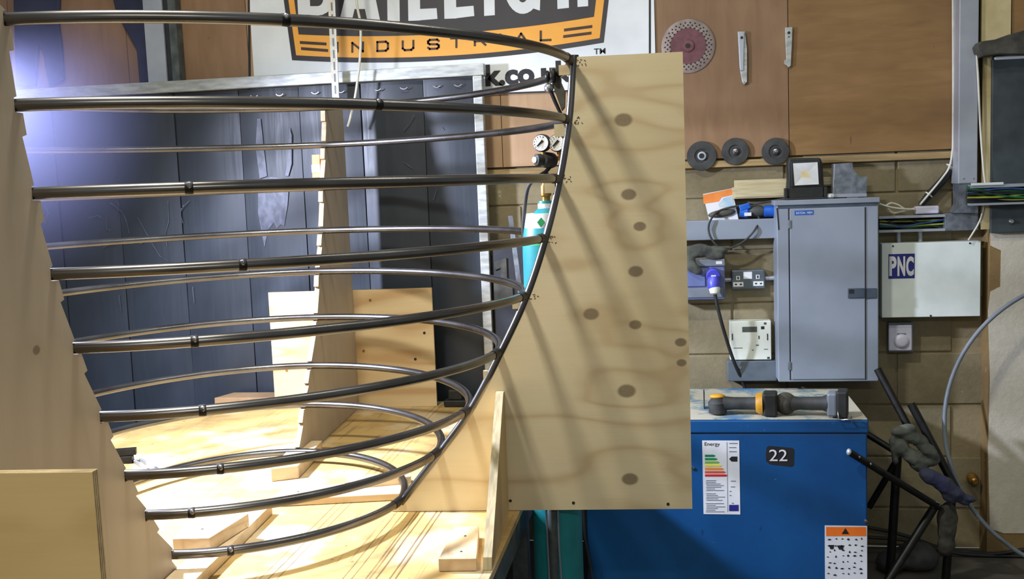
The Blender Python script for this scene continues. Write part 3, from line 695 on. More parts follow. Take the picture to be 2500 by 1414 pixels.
bar('flat_bar', 343, 1122, 385, 1146, BZ+0.006, 0.005, M_GALVL, 'second bright flat bar, the one nearer the frame')
tag(obj('black_clamp', MB().box((-0.98,4.20,BZ+0.001),(-0.80,4.25,BZ+0.03)).box((-0.96,4.205,BZ+0.03),(-0.90,4.245,BZ+0.075)), M_RUB, bevel=0.006), 'small black clamp on the bench right of the far brace panel', 'clamp')

# hanging things in front of the sign
YH = 4.28
ch = thing('slotted_strip', PY(818, 262, YH), 'pale slotted metal strip hanging in front of the sign', 'metal strip')
obj('strip', MB().prism([PY(x,y,YH) for x,y in ((795,-130),(812,-130),(829,262),(812,262))], (0,0.004,0)), M_CABLEW, ch)
for i in range(13):
    y = -110+i*29; x = 803+(y+130)*0.0434
    obj('slot', MB().prism([PY(x+a_,y+b_,YH-0.0006) for a_,b_ in ((-1.5,0),(2.5,0),(3.5,20),(-0.5,20))], (0,0.0008,0)), M_ISOG, ch)
    obj('edge_lip', MB().prism([PY(x+a_,y+b_,YH-0.004) for a_,b_ in ((6,-4),(8.5,-4),(9.5,24),(7,24))], (0,0.004,0)), M_WHITE, ch)
tag(obj('white_cable', MB().tube(smooth_path([PY(x,y,4.26) for x,y in ((860,-140),(870,0),(880,60),(879,140),(868,230),(856,285),(849,309))],8), 0.0055, 8), M_CABLEW, smooth=True), 'thin white cable dangling in front of the sign', 'cable')
pk = thing('orange_packet', PB(783, 433, XF-0.03), 'small orange and white packet tucked behind the far former edge', 'packet')
a = bc(PB(783,378,XF-0.02)); b = bc(PB(783,433,XF-0.02))
obj('card', MB().prism([bp(XF-0.02,a[1]-0.03,b[2]), bp(XF-0.02,a[1]+0.06,b[2]), bp(XF-0.02,a[1]+0.06,a[2]), bp(XF-0.02,a[1]-0.02,a[2])], -BX*0.03), M_ORPACK, pk)
obj('white_band', MB().prism([bp(XF-0.019,a[1]-0.031,b[2]+0.02), bp(XF-0.019,a[1]+0.06,b[2]+0.02), bp(XF-0.019,a[1]+0.06,b[2]+0.05), bp(XF-0.019,a[1]-0.031,b[2]+0.05)], -BX*0.032), M_STICK, pk)

# ------------------------------------------------------------------ clamp on the stem
cl = thing('locking_clamp', PH(1385, 290, 0.02), 'dark locking clamp gripping the upper hoop just left of the stem', 'clamp')
hh = 0.30
def hp(x, y, h=hh): return PH(x, y, h)
obj('jaw', MB().lathe(hp(1336,187)-BX*0.006, BX, [(0,0.014),(0.004,0.018),(0.010,0.018),(0.014,0.012)], 16), M_BLACKTUBE, cl, smooth=True)
obj('jaw', MB().lathe(hp(1352,185)-BX*0.006, BX, [(0,0.016),(0.003,0.022),(0.008,0.022),(0.012,0.014)], 16), M_BLACKTUBE, cl, smooth=True)
obj('pivot', MB().ball(hp(1340,215), 0.015, 10, 8), M_WELD, cl, smooth=True)
obj('arm', MB().prism([hp(*p) for p in ((1344,166),(1360,164),(1370,200),(1381,225),(1380,262),(1372,272),(1360,238),(1348,205))], BY*0.012), M_DUSTK, cl, bevel=0.003)
obj('handle', MB().tube([hp(1345,224), hp(1356,250), hp(1371,282), hp(1377,290)], [0.006,0.006,0.005,0.004], 8), M_BLACKTUBE, cl, smooth=True)

# ------------------------------------------------------------------ gas bottle
YG = 2.965; GR = 0.074
cx = PY(1299, 1250, YG).x + GR*1.02
zt_ = PY(1310, 596, YG).z
gb = thing('gas_bottle', (cx, YG, 0), 'teal gas bottle standing behind the stem board beside the blue machine', 'gas bottle')
ztop = PY(1310, 520, YG).z
obj('body', MB().lathe((cx,YG,0.0), (0,0,1), [(0,GR*0.95),(0.012,GR),(zt_-0.02,GR),(zt_,GR*0.995)], 40), M_TEAL, gb, smooth=True)
obj('shoulder_band', MB().lathe((cx,YG,zt_), (0,0,1), [(0,GR),(0.015,GR*0.99)], 40), M_GREENB, gb, smooth=True)
obj('shoulder', MB().lathe((cx,YG,zt_+0.015), (0,0,1), [(0,GR*0.985),(0.03,GR*0.92),(0.06,GR*0.74),(0.08,GR*0.46),(0.088,GR*0.34),(0.11,GR*0.30)], 40), M_TEAL, gb, smooth=True)
lab = obj('neck_label', MB().lathe((cx,YG,PY(1310,556,YG).z), (0,0,1), [(0,GR*0.90),(PY(1310,521,YG).z-PY(1310,556,YG).z,GR*0.80)], 40), M_STICK, gb, smooth=True)
yl = YG-GR*0.90
flat('hazard_diamond', [(1321,531),(1331,543),(1321,556),(1311,543)], M_GREENB, 0, lab, YG-GR*0.94, 0.004)
obj('collar', MB().lathe((cx,YG,PY(1330,518,YG).z), (0,0,1), [(0,GR*0.34),(0.025,GR*0.34)], 24), M_STICK, gb, smooth=True)
obj('collar', MB().lathe((cx,YG,PY(1330,508,YG).z), (0,0,1), [(0,GR*0.30),(0.02,GR*0.30)], 24), M_GREENB, gb, smooth=True)
zv = PY(1340, 470, YG).z
obj('valve', MB().lathe((cx,YG,PY(1330,506,YG).z), (0,0,1), [(0,0.012),(0.03,0.012),(0.034,0.016),(0.06,0.016),(0.068,0.011),(0.10,0.010)], 16), M_BRASS, gb, smooth=True)
reg = thing('gas_regulator', PY(1345, 420, YG), 'gas regulator with two white dial gauges above the teal bottle', 'regulator')
for gxp, nm in ((1324,'g'), (1362,'g')):
    c0 = PY(gxp, 349, YG-0.035)
    g_ = obj('gauge', MB().lathe(c0+Vector((0,0.024,0)), (-0.15,-1,0.0), [(0,0.020),(0.003,0.0255),(0.020,0.0255),(0.024,0.023)], 28), M_RUBG, reg, smooth=True)
    fc = obj('dial', MB().lathe(c0+Vector((-0.0045,0.002,0)), (-0.15,-1,0), [(0,0.0222),(0.003,0.0222)], 28), M_DIAL, g_)
    dv = Vector((0.010,0,0.0095)); cc = c0+Vector((-0.005,-0.002,0)); s = Vector((-0.0013,0,0.0014))
    obj('needle', MB().prism([cc-dv-s, cc+dv*0.7-s*2, cc+dv*0.7+s*2, cc-dv+s], (0,-0.001,0)), M_INK, g_)
    mb = MB()
    for i in range(11):
        a_ = math.radians(-130+26*i); p = cc+Vector((math.sin(a_),0,math.cos(a_)))*0.018
        mb.box((p.x-0.001,p.y-0.001,p.z-0.002),(p.x+0.001,p.y,p.z+0.002))
    tag(obj('scale_mark', mb, M_INK, g_), kind='stuff')
    obj('stub', MB().tube([c0+Vector((0,0.015,-0.022)), PY(gxp+5, 392, YG-0.02)], 0.006, 10), M_BRASS, reg, smooth=True)
p0 = PY(1345,392,YG-0.01)
obj('body', MB().lathe(p0+Vector((0,0.03,0)), (-0.35,-1,0.05), [(0,0.015),(0.008,0.023),(0.04,0.023),(0.048,0.017),(0.06,0.015)], 20), M_RUBG, reg, smooth=True)
p1 = PY(1312,390,YG-0.04)
kn = obj('knob', MB().lathe(p1+Vector((0.027,0.023,-0.001)), (-0.8,-0.6,0.02), [(0,0.009),(0.015,0.011),(0.022,0.017),(0.038,0.017),(0.040,0.014)], 18), M_RUB, reg, smooth=True)
obj('knob_cap', MB().lathe(p1+Vector((-0.007,-0.003,0.0)), (-0.6,-0.8,0.02), [(0,0.0085),(0.003,0.0085)], 16), M_DIAL, kn)
obj('outlet', MB().tube([PY(1345,405,YG-0.01), PY(1332,420,YG-0.02), PY(1316,430,YG-0.02)], 0.006, 10), M_BLACKTUBE, reg, smooth=True)
tag(obj('gas_hose', MB().tube(smooth_path([PY(1318,428,YG-0.01),PY(1302,440,YG),PY(1288,462,YG+0.02),PY(1281,510,YG+0.04),PY(1278,570,YG+0.06),PY(1292,660,YG+0.09),PY(1330,800,YG+0.10),PY(1340,1000,YG+0.10),Vector((cx,YG+0.10,0.3)),Vector((cx+0.05,YG+0.12,0.008)),Vector((cx+0.3,YG+0.2,0.008))],8), 0.0055, 10), M_RUBG, smooth=True), 'dark gas hose hanging from the regulator down past the teal bottle', 'hose')
lb_ = PY(1338,1250,YG)
tag(obj('flat_cable', MB().tube(smooth_path([PY(x,y,3.80) for x,y in ((1420,1120),(1423,1240),(1427,1310),(1440,1380),(1450,1450),(1452,1560))],6), 0.006, 8), M_RUBG, smooth=True), 'grey cable hanging down the left edge of the blue machine', 'cable')
obj('grey_strip', MB().tube([Vector((cx-0.005,YG-GR-0.002,0.75)), Vector((cx-0.005,YG-GR-0.002,0.02))], 0.014, 10), M_BENCHSTEEL, gb, smooth=True)
for pts, lb in ((((1333,1180),(1334,1240),(1336,1310),(1341,1414),(1346,1560)),'pale cable left of the grey strip on the gas bottle'), (((1361,1180),(1362,1240),(1365,1330),(1370,1414),(1376,1560)),'pale cable right of the grey strip on the gas bottle')):
    tag(obj('pale_cable', MB().tube(smooth_path([PY(x,y,YG-GR-0.022) for x,y in pts],6), 0.0028, 8), M_ISOG, smooth=True), lb, 'cable')
du = thing('dark_unit', PY(1290, 960, 4.36), 'dark cabinet against the wall between the screen post and gas bottle', 'cabinet')
obj('case', pbox(1207,600,1420,968,4.36,YW-0.006), M_CABD, du, bevel=0.004)
obj('bracket', MB().prism([PY(x,y,4.352) for x,y in ((1206,640),(1236,630),(1238,680),(1222,684),(1222,654),(1208,660))], (0,0.0075,0)), M_DUSTK, du)
obj('lower_panel', pbox(1206,690,1252,742,4.352,4.3595), M_DUSTK, du)
la, lb0 = PY(1246,527,4.2), PY(1280,790,4.2); lb0 = la+(lb0-la)*((la.z-BZ-0.002)/(la.z-lb0.z))
tag(obj('grey_lath', MB().obox((la+lb0)/2, (la-lb0)*0.5, Vector((0,0.004,0)), Vector((-0.010,0,0))), M_GALV), 'grey metal lath leaning upright on the bench behind the stem', 'lath')

# ------------------------------------------------------------------ blue machine
YM = 3.815; XM0 = PY(1432,1320,YM).x; XM1 = PY(2118,1300,YM).x; ZM = 0.72
mc = thing('blue_machine', ((XM0+XM1)/2, (YM+4.36)/2, 0), 'big blue steel machine cabinet standing against the wall under tools', 'machine')
obj('body', MB().box((XM0, YM, 0.02), (XM1, 4.36, ZM-0.055)), M_COMP, mc, bevel=0.006)
obj('top_cap', MB().box((XM0-0.004, YM-0.006, ZM-0.0545), (XM1+0.004, 4.365, ZM-0.004)), M_COMP, mc, bevel=0.006)
obj('dusty_lid', MB().box((XM0, YM-0.002, ZM-0.0038), (XM1, 4.365, ZM)), M_COMPTOP, mc, bevel=0.0015)
for (x,y) in ((2113,1272),(1692,1143),(2055,1010)):
    p = PY(x,y,YM) if y > 1050 else PZ(x,y,ZM); obj('bolt', MB().lathe(p, (0,-1,0) if y > 1050 else (0,0,1), [(0,0.006),(0.005,0.006),(0.006,0.004)], 8), M_CHROME if y > 1050 else M_RUB, mc)
el = obj('energy_label', pbox(1716,1076,1806,1256,YM-0.0012,YM+0.0005), M_STICK, mc)
text('Energy', 1720,1080,1757,1091, YM-0.0022, M_INK, el)
cols = [(20,120,90),(30,140,80),(120,180,60),(226,216,70),(226,140,60),(214,80,50),(196,40,40)]
for i, c_ in enumerate(cols):
    y = 1113+i*8; w = 1722+20+i*5
    mC = plain('rating_%d' % i, c_, c_, 10, 0.5)
    flat('rating_arrow', [(1721,y-2.6),(w,y-2.6),(w+5,y),(w,y+2.6),(1721,y+2.6)], mC, 1.4, el, YM-0.001)
flat('rating_pointer', [(1780,1121),(1786,1115),(1800,1115),(1800,1127),(1786,1127)], M_INK, 1.4, el, YM-0.001)
flat('flag', [(1780,1233),(1803,1233),(1803,1248),(1780,1248)], M_NAVY, 1.4, el, YM-0.001)
flat('divider', [(1774,1080),(1775,1080),(1777,1250),(1776,1250)], M_ISOG, 1.2, el, YM-0.001)
mb = MB()
for i in range(20):
    y = 1173+i*4; x0 = 1723+random.uniform(0,2); x1 = x0+random.uniform(18,46)
    if i in (7,13): continue
    mb.prism([PY(x0,y,YM-0.0022),PY(x1,y,YM-0.0022),PY(x1,y+1.2,YM-0.0022),PY(x0,y+1.2,YM-0.0022)], (0,0.0008,0))
for (x0,y0,x1) in ((1780,1092,1797),(1780,1102,1798),(1784,1174,1796),(1784,1188,1794),(1781,1199,1785),(1781,1209,1785),(1786,1228,1791),(1780,1082,1800)):
    mb.prism([PY(x0,y0,YM-0.0022),PY(x1,y0,YM-0.0022),PY(x1,y0+1.6,YM-0.0022),PY(x0,y0+1.6,YM-0.0022)], (0,0.0008,0))
tag(obj('small_print', mb, M_ISOG, el), kind='stuff')
npl = flat('number_plate', [(1872,1092),(1878,1089),(1934,1094),(1939,1098),(1938,1136),(1932,1140),(1880,1134),(1870,1126),(1870,1104)], M_INK, 1, mc, YM, 0.0012)
text('22', 1878,1098,1922,1126, YM-0.0028, M_STICK, npl)
ws = obj('warning_sticker', pbox(2014,1284,2117,1440,YM-0.0012,YM+0.0005), M_STICK, mc)
flat('orange_band', [(2017,1287),(2114,1287),(2115,1309),(2017,1309)], M_ORANGE, 1.2, ws, YM-0.001)
flat('warning_triangle', [(2064,1290),(2073,1304),(2055,1304)], M_INK, 2.4, ws, YM-0.001)
mb = MB()
for r in range(7):
    for k in range(6):
        x = 2024+k*16+random.uniform(-3,3); y = 1318+r*14+random.uniform(-3,3); w = random.uniform(2,5); h = random.uniform(1.5,4)
        mb.prism([PY(x-w,y,YM-0.0022),PY(x,y-h,YM-0.0022),PY(x+w,y-random.uniform(-1,1),YM-0.0022),PY(x,y+h*0.6,YM-0.0022)], (0,0.0008,0))
for (x,y,w,h) in ((2030,1336,7,5),(2052,1337,9,5)): mb.prism([PY(x-w,y-h,YM-0.0022),PY(x+w,y-h,YM-0.0022),PY(x+w*0.6,y+h,YM-0.0022),PY(x-w*0.4,y+h,YM-0.0022)], (0,0.0008,0))
tag(obj('pictogram', mb, M_INK, ws), kind='stuff')

# two cordless grinders on the machine
def axis_tool(A_, B_): d = (B_-A_); L = d.length; return d.normalized(), L
g1 = thing('angle_grinder', PZ(1800,992,ZM), 'black and yellow cordless grinder lying at the left on the blue machine', 'power tool')
a0 = PZ(1752,985,ZM+0.042); a1 = PZ(1882,985,ZM+0.046); d, L = axis_tool(a0, a1)
obj('gear_head', MB().lathe(a0-Vector((0,0,0.041)), (0,0,1), [(0,0.022),(0.006,0.034),(0.045,0.036),(0.058,0.026),(0.064,0.012)], 20), M_RUBG, g1, smooth=True)
obj('yellow_cover', MB().ball(a0+Vector((0.0,0.004,0.026)), (0.030,0.020,0.010), 12, 8), M_YEL, g1, smooth=True)
obj('barrel', MB().tube([a0+d*0.02, a0+d*0.06, a0+d*(L-0.06), a0+d*(L-0.045)], [0.028,0.024,0.024,0.032], 18), M_RUBG, g1, smooth=True)
obj('yellow_band', MB().tube([a0+d*(L-0.055), a0+d*(L-0.045), a0+d*(L-0.03)], [0.033,0.040,0.042], 18), M_YEL, g1, smooth=True)
obj('battery', MB().obox(a0+d*(L-0.002), d*0.026, d.cross(ZU)*-0.036, ZU*0.044), M_RUB, g1, bevel=0.008)
obj('spindle_guard', MB().obox(PZ(1719,975,ZM+0.035), Vector((0.002,0,0)), Vector((0,0.02,0)), Vector((0,0,0.034))), M_RUB, g1)
g2 = thing('angle_grinder', PZ(1980,992,ZM), 'dusty dark cordless grinder with grey battery at the right on the blue machine', 'power tool')
a0 = PZ(1918,985,ZM+0.044); a1 = PZ(2042,985,ZM+0.052); d, L = axis_tool(a0, a1)
obj('gear_head', MB().ball(a0, (0.042,0.036,0.042), 20, 12), M_DUSTK, g2, smooth=True)
obj('barrel', MB().tube([a0+d*0.02, a0+d*0.05, a0+d*(L-0.05), a0+d*(L-0.03)], [0.030,0.024,0.026,0.034], 18), M_RUBG, g2, smooth=True)
obj('grey_collar', MB().obox(a0+d*(L-0.014), d*0.018, d.cross(ZU)*-0.034, ZU*0.044), M_ISOG, g2, bevel=0.008)
obj('battery', MB().obox(a0+d*(L+0.022), d*0.019, d.cross(ZU)*-0.038, ZU*0.050), M_RUB, g2, bevel=0.006)
e0 = a0+d*(L+0.02); obj('belt_hook', MB().tube([Vector((e0.x-0.02,e0.y-0.03,ZM+0.03)),Vector((e0.x-0.02,e0.y-0.05,ZM+0.004)),Vector((e0.x+0.025,e0.y-0.05,ZM+0.004)),Vector((e0.x+0.028,e0.y-0.03,ZM+0.010))], 0.003, 8), M_CHROME, g2, smooth=True)

# ------------------------------------------------------------------ things on the right wall
# perforated sanding disc
YD = YW-0.0225
dc = thing('perforated_disc', W(1680,177,0.03), 'large perforated sanding disc hung on the brown panel beside the sign', 'disc')
c0 = W(1680,113,0.022); Rr = (W(1746,113,0.02).x-W(1614,113,0.02).x)/2
obj('disc', MB().lathe(c0+Vector((0,-0.0005,0)), (0,-1,0), [(0,Rr*0.97),(0.003,Rr),(0.006,Rr*0.97),(0.009,Rr*0.6),(0.008,Rr*0.3)], 48), M_DISC, dc, smooth=True)
obj('worn_centre', MB().lathe(c0+Vector((0,-0.0092,0)), (0,-1,0), [(0,Rr*0.66),(0.0008,Rr*0.66),(0.0015,Rr*0.2)], 40), M_DISCR, dc)
hub = obj('hub', MB().lathe(c0+Vector((0,-0.009,0)), (0,-1,0), [(0,0.026),(0.006,0.024),(0.007,0.012),(0.004,0.008)], 24), M_DISCR, dc, smooth=True)
obj('hub_hole', MB().lathe(c0+Vector((0,-0.0135,0)), (0,-1,0), [(0,0.009),(0.003,0.009)], 14), M_INK, hub)
hole = None
for rr_, nn, ph in ((0.86,30,0.0),(0.77,30,0.1),(0.68,26,0.0)):
    for i in range(nn):
        a_ = 2*math.pi*i/nn+ph; p = c0+Vector((math.cos(a_),0,math.sin(a_)))*(Rr*rr_) + Vector((0,-0.0072 if rr_ > 0.8 else (-0.0084 if rr_ > 0.7 else -0.0099),0))
        if hole is None: hole = obj('perforation', MB().lathe(p, (0,-1,0), [(0,0.0034),(0.0012,0.0034)], 8), M_INK, dc)
        else:
            o = hole.copy(); COL.objects.link(o); o.parent = dc; o.location = p+Vector((0,-0.0006,-0.0034))-wloc(dc)
def latch(name, pts, pts2, label, holes):
    t = thing(name, W(pts[0][0],pts[0][1],0.03), label, 'hinge arm')
    obj('arm', MB().prism([W(x,y,0.036) for x,y in pts], (0,0.0125,0)), M_ALU, t, bevel=0.0015)
    if pts2: obj('second_arm', MB().prism([W(x,y,0.042) for x,y in pts2], (0,0.0055,0)), M_GALVL, t, bevel=0.0015)
    for x,y,r in holes: obj('hole', MB().lathe(W(x,y,0.0420 if pts2 else 0.036), (0,-1,0), [(0,r),(0.0008,r)], 10), M_INK, t)
    return t
latch('hinge_arm', [(1801,77),(1819,77),(1824,120),(1824,200),(1817,207),(1812,200),(1806,165)], [(1803,78),(1817,78),(1815,172),(1807,172)], 'folded steel hinge arm hung on the brown panel right of the perforated disc', ((1811,92,0.006),(1818,201,0.002)))
t = latch('hinge_arm', [(1917,67),(1935,66),(1934,100),(1931,160),(1926,165),(1921,160),(1918,110)], None, 'single pale hinge arm hung over the seam of the brown panels', ((1926,80,0.006),(1926,90,0.003)))
obj('pivot_nut', MB().lathe(W(1921,152,0.0355), (0,-1,0), [(0,0.012),(0.0004,0.012)], 12), M_ALU, t)
for (x,y,r,lb,nut) in ((1713,381,35,'largest black flanged disc, leftmost of three along the panel bottom',0),(1795,370,32,'black flanged disc in the middle of three along the panel bottom',1),(1893,370,32,'black flanged disc nearest the floodlight, rightmost of three',1)):
    c0 = W(x,y,0.0315); R_ = r*(4.45/2500)
    t = thing('flanged_disc', c0-Vector((0,0,R_)), lb, 'disc', 'black flanged discs on the wall')
    obj('disc', MB().lathe(c0, (0,-1,0), [(0,R_*0.96),(0.004,R_),(0.008,R_*0.97),(0.009,R_*0.5),(0.005,R_*0.42),(0.005,R_*0.3),(0.012,R_*0.26)], 40), M_RUBG, t, smooth=True)
    if nut: obj('nut', MB().lathe(c0+Vector((0,-0.012,0)), (0,-1,0), [(0,0.010),(0.006,0.010),(0.008,0.006)], 10), M_CHROME, t, smooth=True)
    else: 
        o = obj('bearing', MB().lathe(c0+Vector((0,-0.012,0)), (0,-1,0), [(0,0.018),(0.006,0.018),(0.007,0.012),(0.005,0.011)], 24), M_GALVL, t, smooth=True)
        obj('bore', MB().lathe(c0+Vector((0,-0.0172,0)), (0,-1,0), [(0,0.0105),(0.001,0.0105)], 16), M_INK, o)

# distribution cabinet
cb = thing('electrical_cabinet', W(2020, 932, 0.1), 'tall grey electrical cabinet on the wall above the blue machine', 'cabinet')
Yc = YW-0.17
obj('body', pbox(1898,494,2145,932,Yc,YW-0.005), M_CAB, cb, bevel=0.004)
lid = rect(1890,486,2148,498,Yc-0.006)
obj('lid', MB().box((lid[0],Yc-0.008,lid[2]),(lid[1],YW-0.005,lid[3])), M_CAB, cb, bevel=0.002)
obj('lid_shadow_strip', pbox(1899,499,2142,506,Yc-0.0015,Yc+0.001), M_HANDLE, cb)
d_ = obj('door', pbox(1930,508,2112,926,Yc-0.006,Yc-0.0003), M_CAB, cb, bevel=0.002)
obj('hinge_gap', pbox(1926,506,1929.4,928,Yc-0.0012,Yc+0.001), M_CABD, cb)
obj('hinge_gap', pbox(2112.6,506,2114.2,928,Yc-0.0012,Yc+0.001), M_CABD, cb)
for y in (548, 894): obj('hinge', pbox(1924,y-10,1931,y+10,Yc-0.010,Yc-0.0065), M_GALV, cb, bevel=0.001)
obj('cable_slot', MB().prism([PY(x,y,Yc-0.0015) for x,y in ((1895.5,508),(1899,508),(1903,560),(1900,562))], (0,0.002,0)), M_CABD, cb)
hd = obj('handle', pbox(2070,704,2111,728,Yc-0.012,Yc-0.0065), M_HANDLE, d_, bevel=0.002)
obj('handle_recess', pbox(2073,707,2085,717,Yc-0.0128,Yc-0.0118), M_INK, hd)
obj('latch_plate', pbox(2114.5,704,2140,728,Yc-0.006,Yc-0.0003), M_HANDLE, cb, bevel=0.001)
lb_ = obj('maker_label', pbox(1940,514,1986,525,Yc-0.0072,Yc-0.0062), M_LABELB, d_)
text('EATON  MEM', 1944,517,1983,522.5, Yc-0.0078, M_STICK, lb_)
# horizontal trunking left of cabinet
tk = thing('wall_trunking', W(1780, 585, 0.05), 'grey steel trunking running left from the electrical cabinet', 'trunking')
zA = rect(1660,537,1897,585,YW-0.075)
obj('channel', MB().box((PY(1500,560,YW-0.075).x,YW-0.075,zA[2]),(zA[1]-0.002,YW-0.005,zA[3])), M_GALVL if False else M_CAB, tk, bevel=0.003)
ZT = zA[3]
# packet, plug coupler, strips, floodlight, bracket
pkt = thing('card_packet', Vector((PY(1760,535,YW-0.05).x, YW-0.04, ZT)), 'orange and pale blue blister card propped on the grey trunking', 'packet')
def tiltp(x, y): p = PY(x,y,YW-0.040); return p
obj('card', MB().prism([tiltp(x,y) for x,y in ((1716,474),(1787,460),(1803,536),(1732,540))], (0,0.004,0)), M_STICK, pkt)
obj('orange_print', MB().prism([tiltp(x,y)+Vector((0,-0.0006,0)) for x,y in ((1716,476),(1786,461),(1789,476),(1762,482),(1755,492),(1718,498))], (0,0.0005,0)), M_ORPACK, pkt)
obj('blue_print', MB().prism([tiltp(x,y)+Vector((0,-0.0006,0)) for x,y in ((1766,484),(1788,478),(1792,500),(1778,506),(1756,506),(1754,498))], (0,0.0005,0)), M_BLPACK, pkt)
obj('blister', MB().ball(PY(1762,521,YW-0.045), (0.058,0.014,0.016), 16, 8, Matrix.Rotation(-0.12,3,'Y')), M_DUSTK, pkt, smooth=True)
cp = thing('plug_coupler', Vector((PY(1848,540,YW-0.05).x, YW-0.045, ZT)), 'blue industrial plug and socket lying on the grey trunking', 'plug')
zc = ZT+0.032
def PX_(x): return PY(x, 520, YW-0.045).x
obj('socket', MB().lathe((PX_(1893),YW-0.045,zc-0.002), (-1,0,0), [(0,0.024),(0.045,0.024),(0.048,0.019),(0.055,0.019)], 20), M_BLUE, cp, smooth=True)
obj('sleeve', MB().lathe((PX_(1862),YW-0.045,zc), (-1,0,0), [(0,0.022),(0.02,0.026),(0.045,0.022),(0.06,0.016)], 18), M_RUBG, cp, smooth=True)
obj('plug', MB().lathe((PX_(1806),YW-0.045,zc), (1,0,-0.05), [(0,0.022),(0.03,0.026),(0.038,0.020),(0.055,0.015)], 18), M_BLUE, cp, smooth=True)
obj('plug_flap', MB().obox((PX_(1818),YW-0.062,zc+0.02), Vector((0.022,0,0.006)), Vector((0,0.008,0)), Vector((-0.004,0,0.012))), M_BLUE, cp, bevel=0.004)
obj('rating_tag', MB().box((PX_(1816),YW-0.074,zc-0.018),(PX_(1833),YW-0.070,zc-0.004)), M_STICK, cp)
lead = [PY(x,y,YW-0.055) for x,y in ((1851,526),(1853,540),(1840,562),(1815,588),(1785,603),(1757,603),(1738,585),(1729,560),(1735,535),(1756,515),(1800,503),(1850,497),(1905,487),(1922,484))]
lead = [p+Vector((0,-0.035,0)) if 2 <= i <= 8 else p for i, p in enumerate(lead)]
tag(obj('lamp_lead', MB().tube(smooth_path(lead,8), 0.0045, 8), M_RUBG, smooth=True), 'dark lead looping down over the grey trunking from plug to floodlight', 'cable')
ZC = PY(2020, 486, Yc+0.05).z
for (x0,y0,x1,y1,yo,lb) in ((1788,455,1935,483,0.0,'lower pale moulding strip resting behind the floodlight'),(1793,436,2040,458,0.014,'upper pale moulding strip resting behind the floodlight')):
    r_ = rect(x0,y0,x1,y1,YW-0.05)
    tag(obj('moulding_strip', MB().box((r_[0],YW-0.055+yo,r_[2]+(0.0005 if yo else 0)),(r_[1],YW-0.022+yo*0.5,r_[3])).box((r_[0]+0.01,YW-0.06+yo,r_[2]+0.006),(r_[1],YW-0.0551+yo,r_[3]-0.018)), M_SLATS), lb, 'wood strip')
fl = thing('floodlight', Vector((PY(1968,486,Yc+0.07).x, Yc+0.07, ZC)), 'black square floodlight standing on top of the grey cabinet', 'floodlight')
Yf = Yc+0.035
def fpt(x, y, o=0.0): return PY(x, y, Yf-o)
fr = [(1926,386),(2003,385),(2009,400),(2011,440),(2014,478),(2008,485),(1926,487),(1921,478),(1924,440),(1923,400)]
obj('housing', MB().prism([fpt(x,y) for x,y in fr], (0,0.07,0)), M_RUB, fl, bevel=0.008)
obj('bezel', MB().prism([fpt(x,y,0.004) for x,y in ((1930,394),(2003,392),(2006,455),(1932,457))], (0,0.006,0)), M_RUB, fl, bevel=0.003)
oc = [fpt(x,y,0.0085) for x,y in ((1936,399),(1996,396),(1999,450),(1940,453))]; ic = [fpt(x,y,0.0052) for x,y in ((1956,418),(1976,418),(1976,434),(1956,434))]
mb = MB(); 
for i in range(4):
    j = (i+1) % 4; mb.add([oc[i],oc[j],ic[j],ic[i]], [(0,3,2,1)])
obj('reflector', mb, M_REFL, fl)
obj('led', MB().prism([p+Vector((0,-0.0002,0)) for p in ic], (0,0.0004,0)), M_LED, fl)
obj('bracket', MB().box((fpt(1918,480).x,Yf-0.01,ZC+0.0005),(fpt(2018,480).x,Yf+0.02,ZC+0.010)), M_RUB, fl, bevel=0.003)
for x in (1919,2016): obj('bracket_ear', MB().box((fpt(x,470).x-0.006,Yf-0.006,ZC+0.010),(fpt(x,470).x+0.006,Yf+0.03,ZC+0.05)), M_RUB, fl, bevel=0.002)
gx = thing('galvanised_bracket', Vector((PY(2075,486,Yc+0.06).x, Yc+0.06, ZC)), 'notched galvanised steel bracket box standing beside the floodlight', 'bracket')
obj('plate', MB().prism([PY(x,y,Yc+0.05) for x,y in ((2038,400),(2081,397),(2083,414),(2094,426),(2101,432),(2117,431),(2115,477),(2035,478))], (0,0.005,0)), M_GALV, gx)
obj('flange', MB().prism([PY(x,y,Yc+0.045) for x,y in ((2032,474),(2116,472),(2116,480),(2032,482))], (0,0.07,0)), M_GALVL, gx)
obj('side', MB().prism([PY(x,y,Yc+0.05) for x,y in ((2036,400),(2039,400),(2037,478),(2033,478))], (0,0.06,0)), M_GALVL, gx)
z_ = PY(2075,481,Yc+0.05).z
obj('foot', MB().box((PY(2068,482,Yc+0.05).x,Yc+0.05,ZC+0.0005),(PY(2095,482,Yc+0.05).x,Yc+0.10,z_)), M_CAB, gx)
tag(obj('crumpled_wrapper', MB().ball(Vector((PY(2026,480,Yc+0.05).x,Yc+0.05,ZC+0.012)), (0.022,0.02,0.011), 8, 5), M_STICK), 'crumpled white wrapper between the floodlight and the steel bracket', 'wrapper')

